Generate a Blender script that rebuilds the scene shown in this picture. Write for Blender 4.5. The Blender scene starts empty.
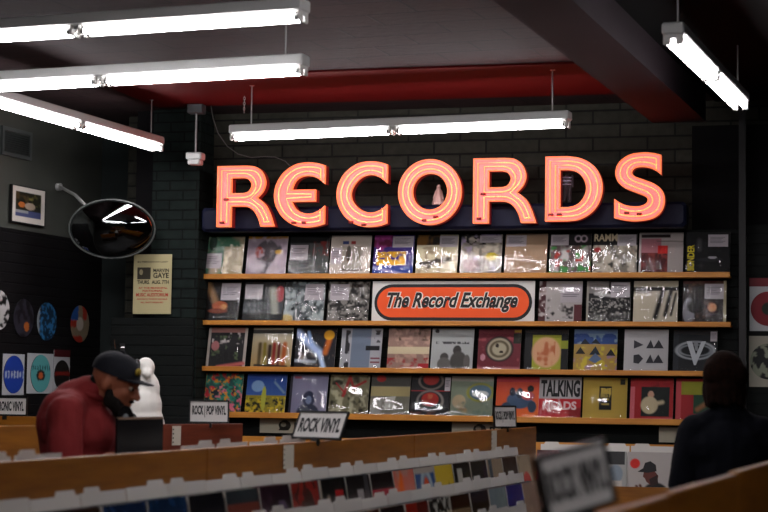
import bpy, math, random
import numpy as np
from mathutils import Vector, Matrix

# ------------------------------------------------------------------ camera, world, exposure
SC = bpy.context.scene
COL = SC.collection
R = math.radians
F = 1813.0                       # focal length in pixels of the 768 px wide frame (85 mm on 36 mm)
EYE = 1.45
PITCH, ROLL = math.atan(131 / F), 0.013
cam_d = bpy.data.cameras.new('camera')
cam = bpy.data.objects.new('camera', cam_d)
COL.objects.link(cam)
cam_d.sensor_width = 36.0
cam_d.lens = F / 768 * 36
CM = Matrix.Translation((0, 0, EYE)) @ Matrix.Rotation(math.pi / 2 + PITCH, 4, 'X') @ Matrix.Rotation(ROLL, 4, 'Z')
cam.matrix_world = CM
cam_d.clip_start = 0.05
cam_d.dof.use_dof = True
cam_d.dof.focus_distance = 13.0
cam_d.dof.aperture_fstop = 4.0
SC.camera = cam
SC.view_settings.view_transform = 'Standard'
SC.view_settings.look = 'None'
SC.view_settings.exposure = 0.0
SC.view_settings.gamma = 1.0
SC.view_settings.use_curve_mapping = False
world = bpy.data.worlds.new('world'); SC.world = world
world.use_nodes = True
world.node_tree.nodes['Background'].inputs[0].default_value = (0.5, 0.6, 0.65, 1)
world.node_tree.nodes['Background'].inputs[1].default_value = 0.002
TUBE = 46.0                      # brightness of the fluorescent tubes
NEON = 1.0

# ------------------------------------------------------------------ helpers: pixels to places
ROT3 = CM.to_3x3()
def ray(px, py):
    return ROT3 @ Vector(((px - 384) / F, -(py - 256) / F, -1))
def at(px, py, Y):
    d = ray(px, py); k = Y / d.y
    return Vector((0, 0, EYE)) + d * k
def hit(px, py, P, n):
    d = ray(px, py); o = Vector((0, 0, EYE))
    return o + d * ((P - o).dot(n) / d.dot(n))

def frame(P, deg):               # local x to the side, local -y is where a thing faces, z up
    return Matrix.Translation(P) @ Matrix.Rotation(R(deg), 4, 'Z')
WA = -15.0                       # shelf wall
W0 = Vector((0.56, 13.5, 0.0))
FW = frame(W0, WA)
FWI = FW.inverted()
def wl(px, py, off=0.0):         # pixel -> wall frame coordinates on the plane off metres in front of the wall
    n = FW.to_3x3() @ Vector((0, -1, 0))
    return FWI @ hit(px, py, W0 + n * off, n)

# ------------------------------------------------------------------ helpers: colour, materials
def lin(c):
    if isinstance(c, str):
        c = [int(c[i:i + 2], 16) / 255 for i in (0, 2, 4)]
    return tuple((x / 12.92 if x <= .04045 else ((x + .055) / 1.055) ** 2.4) for x in c)
MATS = {}
def mat(name, col=None, rough=.6, metal=0, emit=None, strength=0, noise=None, bump=None, spec=.5, coat=0, attr=False, scale=(1, 1, 1)):
    m = bpy.data.materials.new(name); m.use_nodes = True
    nt = m.node_tree; b = nt.nodes['Principled BSDF']; L = nt.links.new
    b.inputs['Roughness'].default_value = rough
    b.inputs['Metallic'].default_value = metal
    b.inputs['Specular IOR Level'].default_value = spec
    b.inputs['Coat Weight'].default_value = coat
    tc = nt.nodes.new('ShaderNodeTexCoord'); mp = nt.nodes.new('ShaderNodeMapping')
    mp.inputs['Scale'].default_value = scale
    L(tc.outputs['Object'], mp.inputs[0])
    if attr:
        a = nt.nodes.new('ShaderNodeAttribute'); a.attribute_name = 'Col'
        L(a.outputs['Color'], b.inputs['Base Color'])
    else:
        b.inputs['Base Color'].default_value = (*lin(col), 1)
    if noise:                    # (scale, colour2, contrast)
        n = nt.nodes.new('ShaderNodeTexNoise'); n.inputs['Scale'].default_value = noise[0]
        n.inputs['Detail'].default_value = 6
        L(mp.outputs[0], n.inputs['Vector'])
        r = nt.nodes.new('ShaderNodeValToRGB')
        r.color_ramp.elements[0].position = .5 - noise[2]; r.color_ramp.elements[1].position = .5 + noise[2]
        r.color_ramp.elements[0].color = (*lin(col), 1); r.color_ramp.elements[1].color = (*lin(noise[1]), 1)
        L(n.outputs['Fac'], r.inputs[0]); L(r.outputs[0], b.inputs['Base Color'])
    if bump:                     # (scale, strength)
        n = nt.nodes.new('ShaderNodeTexNoise'); n.inputs['Scale'].default_value = bump[0]
        n.inputs['Detail'].default_value = 4
        L(mp.outputs[0], n.inputs['Vector'])
        q = nt.nodes.new('ShaderNodeBump'); q.inputs['Strength'].default_value = bump[1]; q.inputs['Distance'].default_value = .01
        L(n.outputs['Fac'], q.inputs['Height']); L(q.outputs[0], b.inputs['Normal'])
    if emit:
        b.inputs['Emission Color'].default_value = (*(emit if not isinstance(emit, str) else lin(emit)), 1)
        b.inputs['Emission Strength'].default_value = strength
    MATS[name] = m
    return m

def brick_mat(name, c1, c2, mortar, bw, bh, ms, axes='xz', rough=.8, bumps=.5, offs=.5, coarse=.6, spec=.3):
    m = bpy.data.materials.new(name); m.use_nodes = True
    nt = m.node_tree; b = nt.nodes['Principled BSDF']; L = nt.links.new
    b.inputs['Roughness'].default_value = rough; b.inputs['Specular IOR Level'].default_value = spec
    tc = nt.nodes.new('ShaderNodeTexCoord')
    sp = nt.nodes.new('ShaderNodeSeparateXYZ'); cb = nt.nodes.new('ShaderNodeCombineXYZ')
    L(tc.outputs['Object'], sp.inputs[0])
    L(sp.outputs['X'], cb.inputs[0]); L(sp.outputs['Z' if axes == 'xz' else 'Y'], cb.inputs[1])
    t = nt.nodes.new('ShaderNodeTexBrick')
    t.inputs['Scale'].default_value = 1; t.inputs['Brick Width'].default_value = bw; t.inputs['Row Height'].default_value = bh
    t.inputs['Mortar Size'].default_value = ms; t.inputs['Mortar Smooth'].default_value = .3; t.offset = offs
    t.inputs['Color1'].default_value = (*lin(c1), 1); t.inputs['Color2'].default_value = (*lin(c2), 1); t.inputs['Mortar'].default_value = (*lin(mortar), 1)
    L(cb.outputs[0], t.inputs['Vector'])
    n = nt.nodes.new('ShaderNodeTexNoise'); n.inputs['Scale'].default_value = 14; n.inputs['Detail'].default_value = 6
    L(tc.outputs['Object'], n.inputs['Vector'])
    mx = nt.nodes.new('ShaderNodeMix'); mx.data_type = 'RGBA'; mx.blend_type = 'MULTIPLY'; mx.inputs[0].default_value = coarse
    L(t.outputs['Color'], mx.inputs[6]); L(n.outputs['Fac'], mx.inputs[7]); L(mx.outputs[2], b.inputs['Base Color'])
    ad = nt.nodes.new('ShaderNodeMath'); ad.operation = 'MULTIPLY_ADD'; ad.inputs[1].default_value = -1.0
    L(t.outputs['Fac'], ad.inputs[0]); L(n.outputs['Fac'], ad.inputs[2])
    q = nt.nodes.new('ShaderNodeBump'); q.inputs['Strength'].default_value = bumps; q.inputs['Distance'].default_value = .008
    L(ad.outputs[0], q.inputs['Height']); L(q.outputs[0], b.inputs['Normal'])
    MATS[name] = m
    return m

def film_mat(name, scale, strength, w=1.5, rough=.12, milk=.0):
    m = bpy.data.materials.new(name); m.use_nodes = True
    nt = m.node_tree; L = nt.links.new
    for n in list(nt.nodes):
        if n.type == 'BSDF_PRINCIPLED': nt.nodes.remove(n)
    out = [n for n in nt.nodes if n.type == 'OUTPUT_MATERIAL'][0]
    tc = nt.nodes.new('ShaderNodeTexCoord'); oi = nt.nodes.new('ShaderNodeObjectInfo')
    ad = nt.nodes.new('ShaderNodeMath'); ad.operation = 'MULTIPLY'; ad.inputs[1].default_value = 37.0
    L(oi.outputs['Random'], ad.inputs[0])
    mp = nt.nodes.new('ShaderNodeMapping'); mp.inputs['Scale'].default_value = (1.0, 1.0, .55)
    mp.inputs['Rotation'].default_value = (0, .5, 0)
    L(tc.outputs['Object'], mp.inputs[0])
    n = nt.nodes.new('ShaderNodeTexNoise'); n.noise_dimensions = '4D'; n.inputs['Scale'].default_value = scale
    n.inputs['Detail'].default_value = 1.5; n.inputs['Distortion'].default_value = w
    L(mp.outputs[0], n.inputs['Vector']); L(ad.outputs[0], n.inputs['W'])
    q = nt.nodes.new('ShaderNodeBump'); q.inputs['Strength'].default_value = strength; q.inputs['Distance'].default_value = .02
    L(n.outputs['Fac'], q.inputs['Height'])
    g = nt.nodes.new('ShaderNodeBsdfGlossy'); g.inputs['Roughness'].default_value = rough
    L(q.outputs[0], g.inputs['Normal'])
    tr = nt.nodes.new('ShaderNodeBsdfTransparent')
    fr = nt.nodes.new('ShaderNodeFresnel'); fr.inputs['IOR'].default_value = 1.5; L(q.outputs[0], fr.inputs['Normal'])
    m2 = nt.nodes.new('ShaderNodeMath'); m2.operation = 'MULTIPLY_ADD'; m2.inputs[1].default_value = 1.25; m2.inputs[2].default_value = milk
    L(fr.outputs[0], m2.inputs[0])
    mx = nt.nodes.new('ShaderNodeMixShader')
    L(m2.outputs[0], mx.inputs[0]); L(tr.outputs[0], mx.inputs[1]); L(g.outputs[0], mx.inputs[2])
    L(mx.outputs[0], out.inputs['Surface'])
    MATS[name] = m
    return m

PRINT = mat('print', attr=True, rough=.55, spec=.3)
PRINTG = mat('gloss_print', attr=True, rough=.25, spec=.5)
FILM = film_mat('sleeve_film', 7, .6, rough=.06)
FILM2 = film_mat('taut_sleeve_film', 4, .16, rough=.05)
WOOD = mat('orange_wood', '945c12', rough=.45, noise=(3.0, '74430a', .22), bump=(30, .05), scale=(1.2, 10, 10))
WOODB = mat('pine_shelf_wood', 'c88832', rough=.45, noise=(3.0, 'a96a20', .25), scale=(1.0, 12, 12))
WOODR = mat('red_brown_wood', '6e2c14', rough=.5, noise=(3.0, '54200e', .22), scale=(1.2, 10, 10))  # darker, redder tone than the orange wood, for one back panel
WOODD = mat('dark_base_wood', '3a2210', rough=.6, noise=(3.0, '28170a', .22), scale=(1.2, 10, 10))
BLACK = mat('matt_black', '141414', rough=.6)
BLACKP = mat('black_plastic', '0e0e0f', rough=.35)
SLAT = mat('dark_slat_paint', '131615', rough=.7, noise=(6, '0e1110', .3), spec=.15)
SLATL = mat('charcoal_slat_paint', '121012', rough=.7, noise=(6, '0d0c0d', .3), spec=.15)
WHITEC = mat('white_card', 'c9c6c2', rough=.5)
HOUSING = mat('white_enamel', 'b9bab8', rough=.4)
METAL = mat('brushed_metal', 'a8a8a6', rough=.35, metal=.9)
TUBEM = mat('fluorescent_tube', 'ffffff', emit=(1.0, .955, .985), strength=TUBE)
STONE = mat('white_plaster', 'dedbd4', rough=.6)

# ------------------------------------------------------------------ helpers: meshes
class MB:
    def __init__(s): s.v = []; s.f = []; s.c = []; s.m = []
    def add(s, vs, fs, col=None, mi=0):
        o = len(s.v); s.v += [tuple(v) for v in vs]
        for f in fs:
            s.f.append([i + o for i in f]); s.m.append(mi)
            s.c.append([col] * len(f) if col is None or not isinstance(col, np.ndarray) else [tuple(col[i]) for i in f])
        return s
    def box(s, x0, x1, y0, y1, z0, z1, col=None, mi=0, M=None):
        vs = [Vector((x, y, z)) for z in (z0, z1) for y in (y0, y1) for x in (x0, x1)]
        if M is not None: vs = [M @ v for v in vs]
        return s.add(vs, [(0, 2, 3, 1), (4, 5, 7, 6), (0, 1, 5, 4), (2, 6, 7, 3), (1, 3, 7, 5), (0, 4, 6, 2)], col, mi)
    def bbox(s, x0, x1, y0, y1, z0, z1, b, col=None, mi=0):      # box with chamfered front/back silhouette edges (xz)
        b = min(b, (x1 - x0) * .45, (z1 - z0) * .45, abs(y1 - y0) * .45)
        prof = [(x0 + b, z0), (x1 - b, z0), (x1, z0 + b), (x1, z1 - b), (x1 - b, z1), (x0 + b, z1), (x0, z1 - b), (x0, z0 + b)]
        cx, cz = (x0 + x1) / 2, (z0 + z1) / 2
        def ring(y, ins):
            return [(x + (ins if x < cx else -ins), y, z + (ins if z < cz else -ins)) for x, z in prof]
        vs = ring(y0, b) + ring(y0 + b, 0) + ring(y1 - b, 0) + ring(y1, b)
        fs = [tuple(range(8)), tuple(reversed(range(24, 32)))]
        for k in range(3):
            for i in range(8):
                j = (i + 1) % 8
                fs.append((k * 8 + i, k * 8 + 8 + i, k * 8 + 8 + j, k * 8 + j))
        return s.add(vs, fs, col, mi)
    def tube(s, pts, r, n=8, col=None, mi=0, closed=False, r1=None):
        pts = [Vector(p) for p in pts]; N = len(pts); vs = []
        up = None
        for i, p in enumerate(pts):
            if closed: t = pts[(i + 1) % N] - pts[i - 1]
            else: t = pts[min(i + 1, N - 1)] - pts[max(i - 1, 0)]
            t.normalize()
            if up is None:
                up = Vector((0, 0, 1)) if abs(t.z) < .9 else Vector((1, 0, 0))
            a = t.cross(up)
            if a.length < 1e-4: a = t.cross(Vector((0, 1, 0)))
            a.normalize(); b = t.cross(a); b.normalize()
            rr = r if r1 is None else r + (r1 - r) * i / max(1, N - 1)
            for k in range(n):
                an = 2 * math.pi * k / n
                vs.append(p + a * math.cos(an) * rr + b * math.sin(an) * rr)
        fs = []
        for i in range(N if closed else N - 1):
            j = (i + 1) % N
            for k in range(n):
                l = (k + 1) % n
                fs.append((i * n + k, i * n + l, j * n + l, j * n + k))
        if not closed:
            fs.append(tuple(range(n))); fs.append(tuple(reversed(range((N - 1) * n, N * n))))
        return s.add(vs, fs, col, mi)
    def lathe(s, prof, n=24, M=None, col=None, mi=0):             # prof [(r, z)]
        vs = []
        for r, z in prof:
            for k in range(n):
                a = 2 * math.pi * k / n; v = Vector((r * math.cos(a), r * math.sin(a), z))
                vs.append(M @ v if M is not None else v)
        fs = []
        for i in range(len(prof) - 1):
            for k in range(n):
                l = (k + 1) % n
                fs.append((i * n + k, i * n + l, (i + 1) * n + l, (i + 1) * n + k))
        fs.append(tuple(reversed(range(n)))); fs.append(tuple(range((len(prof) - 1) * n, len(prof) * n)))
        return s.add(vs, fs, col, mi)
    def sphere(s, c, r, nu=14, nv=9, M=None, col=None, mi=0):
        c = Vector(c); r = (r, r, r) if not hasattr(r, '__len__') else r; vs = []
        for j in range(nv + 1):
            th = math.pi * (j + .0) / nv
            th = min(max(th, .02), math.pi - .02)
            for i in range(nu):
                ph = 2 * math.pi * i / nu
                v = Vector((r[0] * math.sin(th) * math.cos(ph), r[1] * math.sin(th) * math.sin(ph), r[2] * math.cos(th)))
                vs.append(c + (M @ v if M is not None else v))
        fs = []
        for j in range(nv):
            for i in range(nu):
                k = (i + 1) % nu
                fs.append((j * nu + i, (j + 1) * nu + i, (j + 1) * nu + k, j * nu + k))
        fs.append(tuple(range(nu))); fs.append(tuple(reversed(range(nv * nu, nv * nu + nu))))
        return s.add(vs, fs, col, mi)
    def prism(s, poly, y0, y1, col=None, mi=0):                    # convex-ish polygon in xz
        n = len(poly)
        vs = [(x, y0, z) for x, z in poly] + [(x, y1, z) for x, z in poly]
        fs = [tuple(range(n)), tuple(reversed(range(n, 2 * n)))] + [(i, i + n, (i + 1) % n + n, (i + 1) % n) for i in range(n)]
        return s.add(vs, fs, col, mi)
    def data(s, name, mats, smooth=False):
        me = bpy.data.meshes.new(name)
        me.from_pydata(s.v, [], s.f)
        if not isinstance(mats, (list, tuple)): mats = [mats]
        for m in mats: me.materials.append(m)
        me.polygons.foreach_set('material_index', s.m)
        if any(c and c[0] is not None for c in s.c):
            at_ = me.color_attributes.new('Col', 'FLOAT_COLOR', 'CORNER')
            buf = []
            for c in s.c:
                for q in c:
                    q = (.5, .5, .5) if q is None else q
                    buf += [q[0], q[1], q[2], 1.0]
            at_.data.foreach_set('color', buf)
        if smooth: me.polygons.foreach_set('use_smooth', [True] * len(me.polygons))
        me.update()
        return me
    def build(s, name, mats, parent=None, M=None, smooth=False):
        o = bpy.data.objects.new(name, s.data(name, mats, smooth)); COL.objects.link(o)
        if parent: o.parent = parent
        if M is not None: o.matrix_local = M
        return o

def link(name, me, parent=None, M=None):
    o = bpy.data.objects.new(name, me); COL.objects.link(o)
    if parent: o.parent = parent
    if M is not None: o.matrix_local = M
    return o
def tag(o, label=None, cat=None, group=None, kind=None):
    if label: o['label'] = label
    if cat: o['category'] = cat
    if group: o['group'] = group
    if kind: o['kind'] = kind
    return o
def empty(name, M, label, cat, group=None):
    o = bpy.data.objects.new(name, None); COL.objects.link(o); o.matrix_world = M; o.empty_display_size = .1
    return tag(o, label, cat, group)
def kids(o): return [c for c in ALLKIDS.get(o.name, [])]
def copy_tree(o, parent=None, M=None):
    c = o.copy(); COL.objects.link(c)
    if parent: c.parent = parent
    if M is not None: c.matrix_world = M
    for ch in list(o.children):
        k = ch.copy(); COL.objects.link(k); k.parent = c
        for g in list(ch.children):
            q = g.copy(); COL.objects.link(q); q.parent = k
    return c
T = Matrix.Translation
def RX(d): return Matrix.Rotation(R(d), 4, 'X')
def RY(d): return Matrix.Rotation(R(d), 4, 'Y')
def RZ(d): return Matrix.Rotation(R(d), 4, 'Z')

TXT = {}
def text_shape(txt, bold=.02, shear=0.0):
    k = (txt, bold, shear)
    if k in TXT: return TXT[k]
    cu = bpy.data.curves.new('writing', 'FONT'); cu.body = txt; cu.offset = bold; cu.shear = shear; cu.resolution_u = 3
    o = bpy.data.objects.new('writing', cu); COL.objects.link(o)
    bpy.context.view_layer.update()
    me = bpy.data.meshes.new_from_object(o.evaluated_get(bpy.context.evaluated_depsgraph_get()))
    vs = np.array([tuple(v.co) for v in me.vertices]); fs = [tuple(p.vertices) for p in me.polygons]
    COL.objects.unlink(o); bpy.data.objects.remove(o); bpy.data.curves.remove(cu); bpy.data.meshes.remove(me)
    lo = vs.min(0); hi = vs.max(0)
    vs = (vs - lo) / (hi - lo + 1e-9)
    TXT[k] = (vs, fs)
    return TXT[k]
def put_text(mb, txt, x0, x1, z0, z1, y, col, bold=.02, shear=0.0, mi=0, rot=False):
    vs, fs = text_shape(txt, bold, shear)
    if rot: pts = [(x0 + (x1 - x0) * (1 - v[1]), y, z0 + (z1 - z0) * v[0]) for v in vs]
    else: pts = [(x0 + (x1 - x0) * v[0], y, z0 + (z1 - z0) * v[1]) for v in vs]
    mb.add(pts, fs, col, mi)
def fill(mb, contours, y0, y1, col=None, mi=0):                    # filled outline with holes, in xz
    cu = bpy.data.curves.new('outline', 'CURVE'); cu.dimensions = '2D'; cu.fill_mode = 'BOTH'
    for c in contours:
        sp = cu.splines.new('POLY'); sp.points.add(len(c) - 1)
        for p, q in zip(sp.points, c): p.co = (q[0], q[1], 0, 1)
        sp.use_cyclic_u = True
    cu.extrude = abs(y1 - y0) / 2
    o = bpy.data.objects.new('outline', cu); COL.objects.link(o); bpy.context.view_layer.update()
    me = bpy.data.meshes.new_from_object(o.evaluated_get(bpy.context.evaluated_depsgraph_get()))
    yc = (y0 + y1) / 2
    vs = [(v.co.x, yc - v.co.z, v.co.y) for v in me.vertices]; fs = [tuple(p.vertices) for p in me.polygons]
    COL.objects.unlink(o); bpy.data.objects.remove(o); bpy.data.curves.remove(cu); bpy.data.meshes.remove(me)
    mb.add(vs, fs, col, mi)

# ------------------------------------------------------------------ printed covers
def vnoise(n, cells, seed):
    rg = np.random.RandomState(seed); g = rg.rand(cells + 2, cells + 2)
    t = np.linspace(0, cells, n); i = np.minimum(t.astype(int), cells); f = t - i; f = f * f * (3 - 2 * f)
    a = g[i][:, i]; b = g[i][:, i + 1]; c = g[i + 1][:, i]; d = g[i + 1][:, i + 1]
    fu = f[None, :]; fv = f[:, None]
    return (a * (1 - fu) + b * fu) * (1 - fv) + (c * (1 - fu) + d * fu) * fv
def paint(ops, n=44):
    u = (np.arange(n) + .0) / (n - 1); U, V = np.meshgrid(u, u)
    A = np.zeros((n, n, 3)); A[:] = lin('888888')
    for op in ops:
        k = op[0]
        if k == 'bg': A[:] = lin(op[1])
        elif k == 'g':
            w = V[..., None]; A = np.array(lin(op[1])) * (1 - w) + np.array(lin(op[2])) * w
        elif k == 'r':
            _, a, b, c, d, col = op; A[(U >= a) & (U <= c) & (V >= b) & (V <= d)] = lin(col)
        elif k == 'e':
            _, a, b, ru, rv, col = op[:6]; q = ((U - a) / ru) ** 2 + ((V - b) / rv) ** 2
            w = np.clip((1.15 - q) / .3, 0, 1)[..., None]; A = A * (1 - w) + np.array(lin(col)) * w
        elif k == 'o':
            _, a, b, ru, rv, th, col = op; q = np.sqrt(((U - a) / ru) ** 2 + ((V - b) / rv) ** 2)
            w = np.clip(1.3 - abs(q - 1) / th, 0, 1)[..., None]; A = A * (1 - w) + np.array(lin(col)) * w
        elif k == 'l':
            _, x0, y0, x1, y1, th, col = op; d = math.hypot(x1 - x0, y1 - y0) + 1e-9
            s = np.clip(((U - x0) * (x1 - x0) + (V - y0) * (y1 - y0)) / d / d, 0, 1)
            q = np.hypot(U - x0 - s * (x1 - x0), V - y0 - s * (y1 - y0))
            w = np.clip(1.4 - q / th, 0, 1)[..., None]; A = A * (1 - w) + np.array(lin(col)) * w
        elif k == 'n':           # cells, threshold, softness, colour, seed, (rect)
            _, cells, thr, soft, col, seed = op[:6]
            nn_ = .62 * vnoise(n, cells, seed) + .38 * vnoise(n, int(cells * 2.4), seed + 500)
            w = np.clip((nn_ - thr * .9 - .04) / soft, 0, 1)
            if len(op) > 6:
                a, b, c, d = op[6]; w = w * ((U >= a) & (U <= c) & (V >= b) & (V <= d))
            w = w[..., None]; A = A * (1 - w) + np.array(lin(col)) * w
    return A ** 1.18, n

def cover_mesh(name, ops, W=.315, H=.315, D=.004, edge='b8b2a8', n=54):
    mb = MB(); A, n = paint([o for o in ops if o[0] not in ('t', 'P', 'tv')], n)
    vs = [(-W / 2 + W * i / (n - 1), -D / 2, H - H * j / (n - 1)) for j in range(n) for i in range(n)]
    fs = [(j * n + i, (j + 1) * n + i, (j + 1) * n + i + 1, j * n + i + 1) for j in range(n - 1) for i in range(n - 1)]
    mb.add(vs, fs, A.reshape(-1, 3))
    mb.box(-W / 2, W / 2, -D / 2 + .0001, D / 2, 0, H, lin(edge))
    lay = .0006
    for o in ops:
        if o[0] in ('t', 'tv'):
            _, u0, v0, u1, v1, txt, col = o[:7]
            bold = o[7] if len(o) > 7 else .02
            put_text(mb, txt, -W / 2 + W * u0, -W / 2 + W * u1, H - H * v1, H - H * v0, -D / 2 - lay, lin(col), bold, 0, 0, o[0] == 'tv'); lay += .0004
        elif o[0] == 'P':
            pts = [(-W / 2 + W * p[0], -D / 2 - lay, H - H * p[1]) for p in o[1]]
            mb.add(pts, [tuple(reversed(range(len(pts))))] if False else [tuple(range(len(pts)))], lin(o[2])); lay += .0003
    return mb
def film_mesh(seed, fm):
    mb = MB(); n = 25; W = 1.0; rg = random.Random(seed)
    a1, a2, c1, c2 = rg.uniform(.002, .006), rg.uniform(.001, .003), rg.uniform(.1, .9), rg.uniform(.3, 1)
    vs = []
    for j in range(n):
        v = j / (n - 1)
        for i in range(n):
            u = i / (n - 1)
            y = -.0042 - a1 * math.exp(-((v - .07 - .25 * (u - c1) ** 2) / .05) ** 2) * math.sin(math.pi * u) - a2 * (1 + math.sin(5 * u * c2 + 7 * v + seed)) * math.sin(math.pi * u) * math.sin(math.pi * v)
            vs.append((-W / 2 + W * u, y, -.001 + .318 * v))
    fs = [(j * n + i, j * n + i + 1, (j + 1) * n + i + 1, (j + 1) * n + i) for j in range(n - 1) for i in range(n - 1)]
    mb.add(vs, fs)
    return mb.data('plastic_sleeve', fm, True)
FILM_MES = [[film_mesh(k, fm) for k in range(7)] for fm in (FILM, FILM2)]
CARD_ME = MB().box(-.5, .5, -.0002, .0002, 0, 1, lin('e6e2e6')).data('price_card', PRINT)
put = MB(); put.box(-.5, .5, -.0002, .0002, 0, 1, lin('b4acb0'))
for k in range(5): put.box(-.4, .35 - .1 * (k % 3), -.0006, -.0003, .75 - .11 * k, .79 - .11 * k, lin('6a666c'))
CARD_ME = put.data('price_card', PRINT)

# ================================================================== THE ROOM
CEIL = EYE + 2.10
def struct(name, mb, m, M=None):
    o = mb.build(name, m, None, M); tag(o, kind='structure'); return o
brick_mat('painted_dark_brick', '3d3d35', '34342d', '212120', .40, .10, .008, bumps=.8, spec=.15)
brick_mat('painted_green_brick', '1e2825', '192220', '0e1211', .22, .075, .007, bumps=.8, spec=.15)
brick_mat('ceiling_tiles', '2d1a1a', '261516', '070303', .61, .305, .008, axes='xy', bumps=.35, coarse=.4)
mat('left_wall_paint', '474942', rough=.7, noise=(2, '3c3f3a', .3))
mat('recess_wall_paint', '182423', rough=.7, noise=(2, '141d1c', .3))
mat('floor_vinyl', '1e1a17', rough=.45, noise=(2, '171411', .3))
mat('dark_red_strip', '4c0708', rough=.7, spec=.1)
mat('black_wall_paint', '0c0b0d', rough=.8, spec=.1)
mat('beam_paint', '221a1e', rough=.8, noise=(3, '1a1316', .3), spec=.1)


struct('floor', MB().box(-11, 9, -5, 18, -.05, 0), MATS['floor_vinyl'])
struct('ceiling', MB().box(-12, 12, -13, 16, 0, .1), MATS['ceiling_tiles'], T((0, 0, CEIL)) @ RZ(-20.5))
mat('near_black_ceiling', '070606', rough=.9, spec=.05)
sL = wl(197, 300).x; sR = wl(800, 300).x
struct('wall_back', MB().box(sL - .6, sR + 3.0, 0, .2, 0, CEIL + .02), MATS['painted_dark_brick'], FW)
# brick pier beside the sign
pA = wl(150, 300, .30).x; pB = wl(197, 300, .30).x
struct('wall_pier', MB().box(pA, pB, -.30, .0, 0, CEIL), MATS['painted_green_brick'], FW)
pC = wl(133.5, 300, .25).x
struct('wall_return', MB().box(pC, pA - .002, -.25, .3, 0, CEIL), MATS['black_wall_paint'], FW)
# left side wall, recess wall
LW0 = at(0, 383, 13.6); LW0.z = 0
FL = frame(LW0, 69.8); FLI = FL.inverted(); NL = FL.to_3x3() @ Vector((0, -1, 0))
def ll(px, py, off=0.0): return FLI @ hit(px, py, LW0 + NL * off, NL)
tc_ = ll(98.5, 300).x
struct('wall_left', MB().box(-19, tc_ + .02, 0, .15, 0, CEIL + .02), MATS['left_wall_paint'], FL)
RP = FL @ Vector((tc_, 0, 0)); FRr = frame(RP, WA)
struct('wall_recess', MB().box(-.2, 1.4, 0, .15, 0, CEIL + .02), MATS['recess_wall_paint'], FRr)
struct('wall_right', MB().box(6.5, 6.7, -5, 14, 0, CEIL + .02), MATS['black_wall_paint'])
struct('wall_front', MB().box(-11, 9, -5.2, -5, 0, CEIL + .02), MATS['left_wall_paint'])

def slats(x0, x1, z0, z1, y0, pitch=.076, th=.014, gap=.007):
    mb = MB(); mb.box(x0, x1, y0 + .004, y0 + th, z0, z1)
    z = z0
    while z < z1 - .01:
        mb.bbox(x0, x1, y0, y0 + .012, z, min(z + pitch - gap, z1), .003); z += pitch
    return mb
# slatwall on the left wall
zt = ll(30, 232).z
o = slats(-2.5, tc_ - .01, .3, zt, -.03).build('slatwall_panel', SLATL, None, FL)
tag(o, 'charcoal slatwall covering the lower part of the side wall behind the slipmats', 'wall panel')
# black slatwall behind the records
zb = wl(460, 232, .02).z
o = slats(pB + .012, wl(738, 300, .03).x, .3, zb, -.016).build('slatwall_panel', SLAT, None, FW)
tag(o, 'black slatwall carrying the four record shelves under the lit letters', 'wall panel')
o = slats(wl(746.5, 300, .03).x, sR + 1.2, .3, wl(746, 225).z, -.03).build('slatwall_panel', SLAT, None, FW)
tag(o, 'dark slatwall with packaged slipmats beyond the black upright', 'wall panel')
o = slats(wl(112, 300, .32).x, pB - .01, .3, wl(150, 318, .32).z, -.33).build('slatwall_panel', SLAT, None, FW)
tag(o, 'dark slatwall section beneath the yellowed concert poster', 'wall panel')
a = wl(692, 126, .012)
struct('trim_3', MB().box(a.x, sR + 3, -.013, -.001, 0, a.z), MATS['black_wall_paint'], FW)
# black upright beside the shelves
o = MB().box(wl(739, 300, .1).x, wl(746, 300, .1).x, -.11, -.031, 0, CEIL).build('trim_1', BLACK, None, FW); tag(o, kind='structure')

# beam in the ceiling, running towards the wall
def plane_z(px, py, z):
    d = ray(px, py); o = Vector((0, 0, EYE)); return o + d * ((z - EYE) / d.z)
BZ = CEIL - .22
a = plane_z(512, 15, BZ); b = plane_z(649, 120, BZ); c = plane_z(565, 0, BZ); d_ = plane_z(679, 97, BZ)
ang = math.degrees(math.atan2((b - a).x, (b - a).y))
FB = frame(Vector((b.x, b.y, 0)), -ang)
wB = (FB.inverted() @ d_).x
struct('ceiling_dark_sheet', MB().box(max(.3, wB) + .001, 7, -12.5, .6, CEIL - .012, CEIL - .001), MATS['near_black_ceiling'], FB)  # near-black sheet laid under the ceiling tiles beyond the beam
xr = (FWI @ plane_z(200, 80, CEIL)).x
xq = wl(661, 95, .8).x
struct('ceiling_red_strip', MB().box(sL - .15, xq, -1.75, -.5, CEIL - .014, CEIL - .001), MATS['dark_red_strip'], FW)  # thin dark red strip under the ceiling, alongside the back wall
struct('ceiling_beam', MB().box(0, max(.3, wB), -12.5, .15, BZ, CEIL + .01), MATS['beam_paint'], FB)

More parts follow.
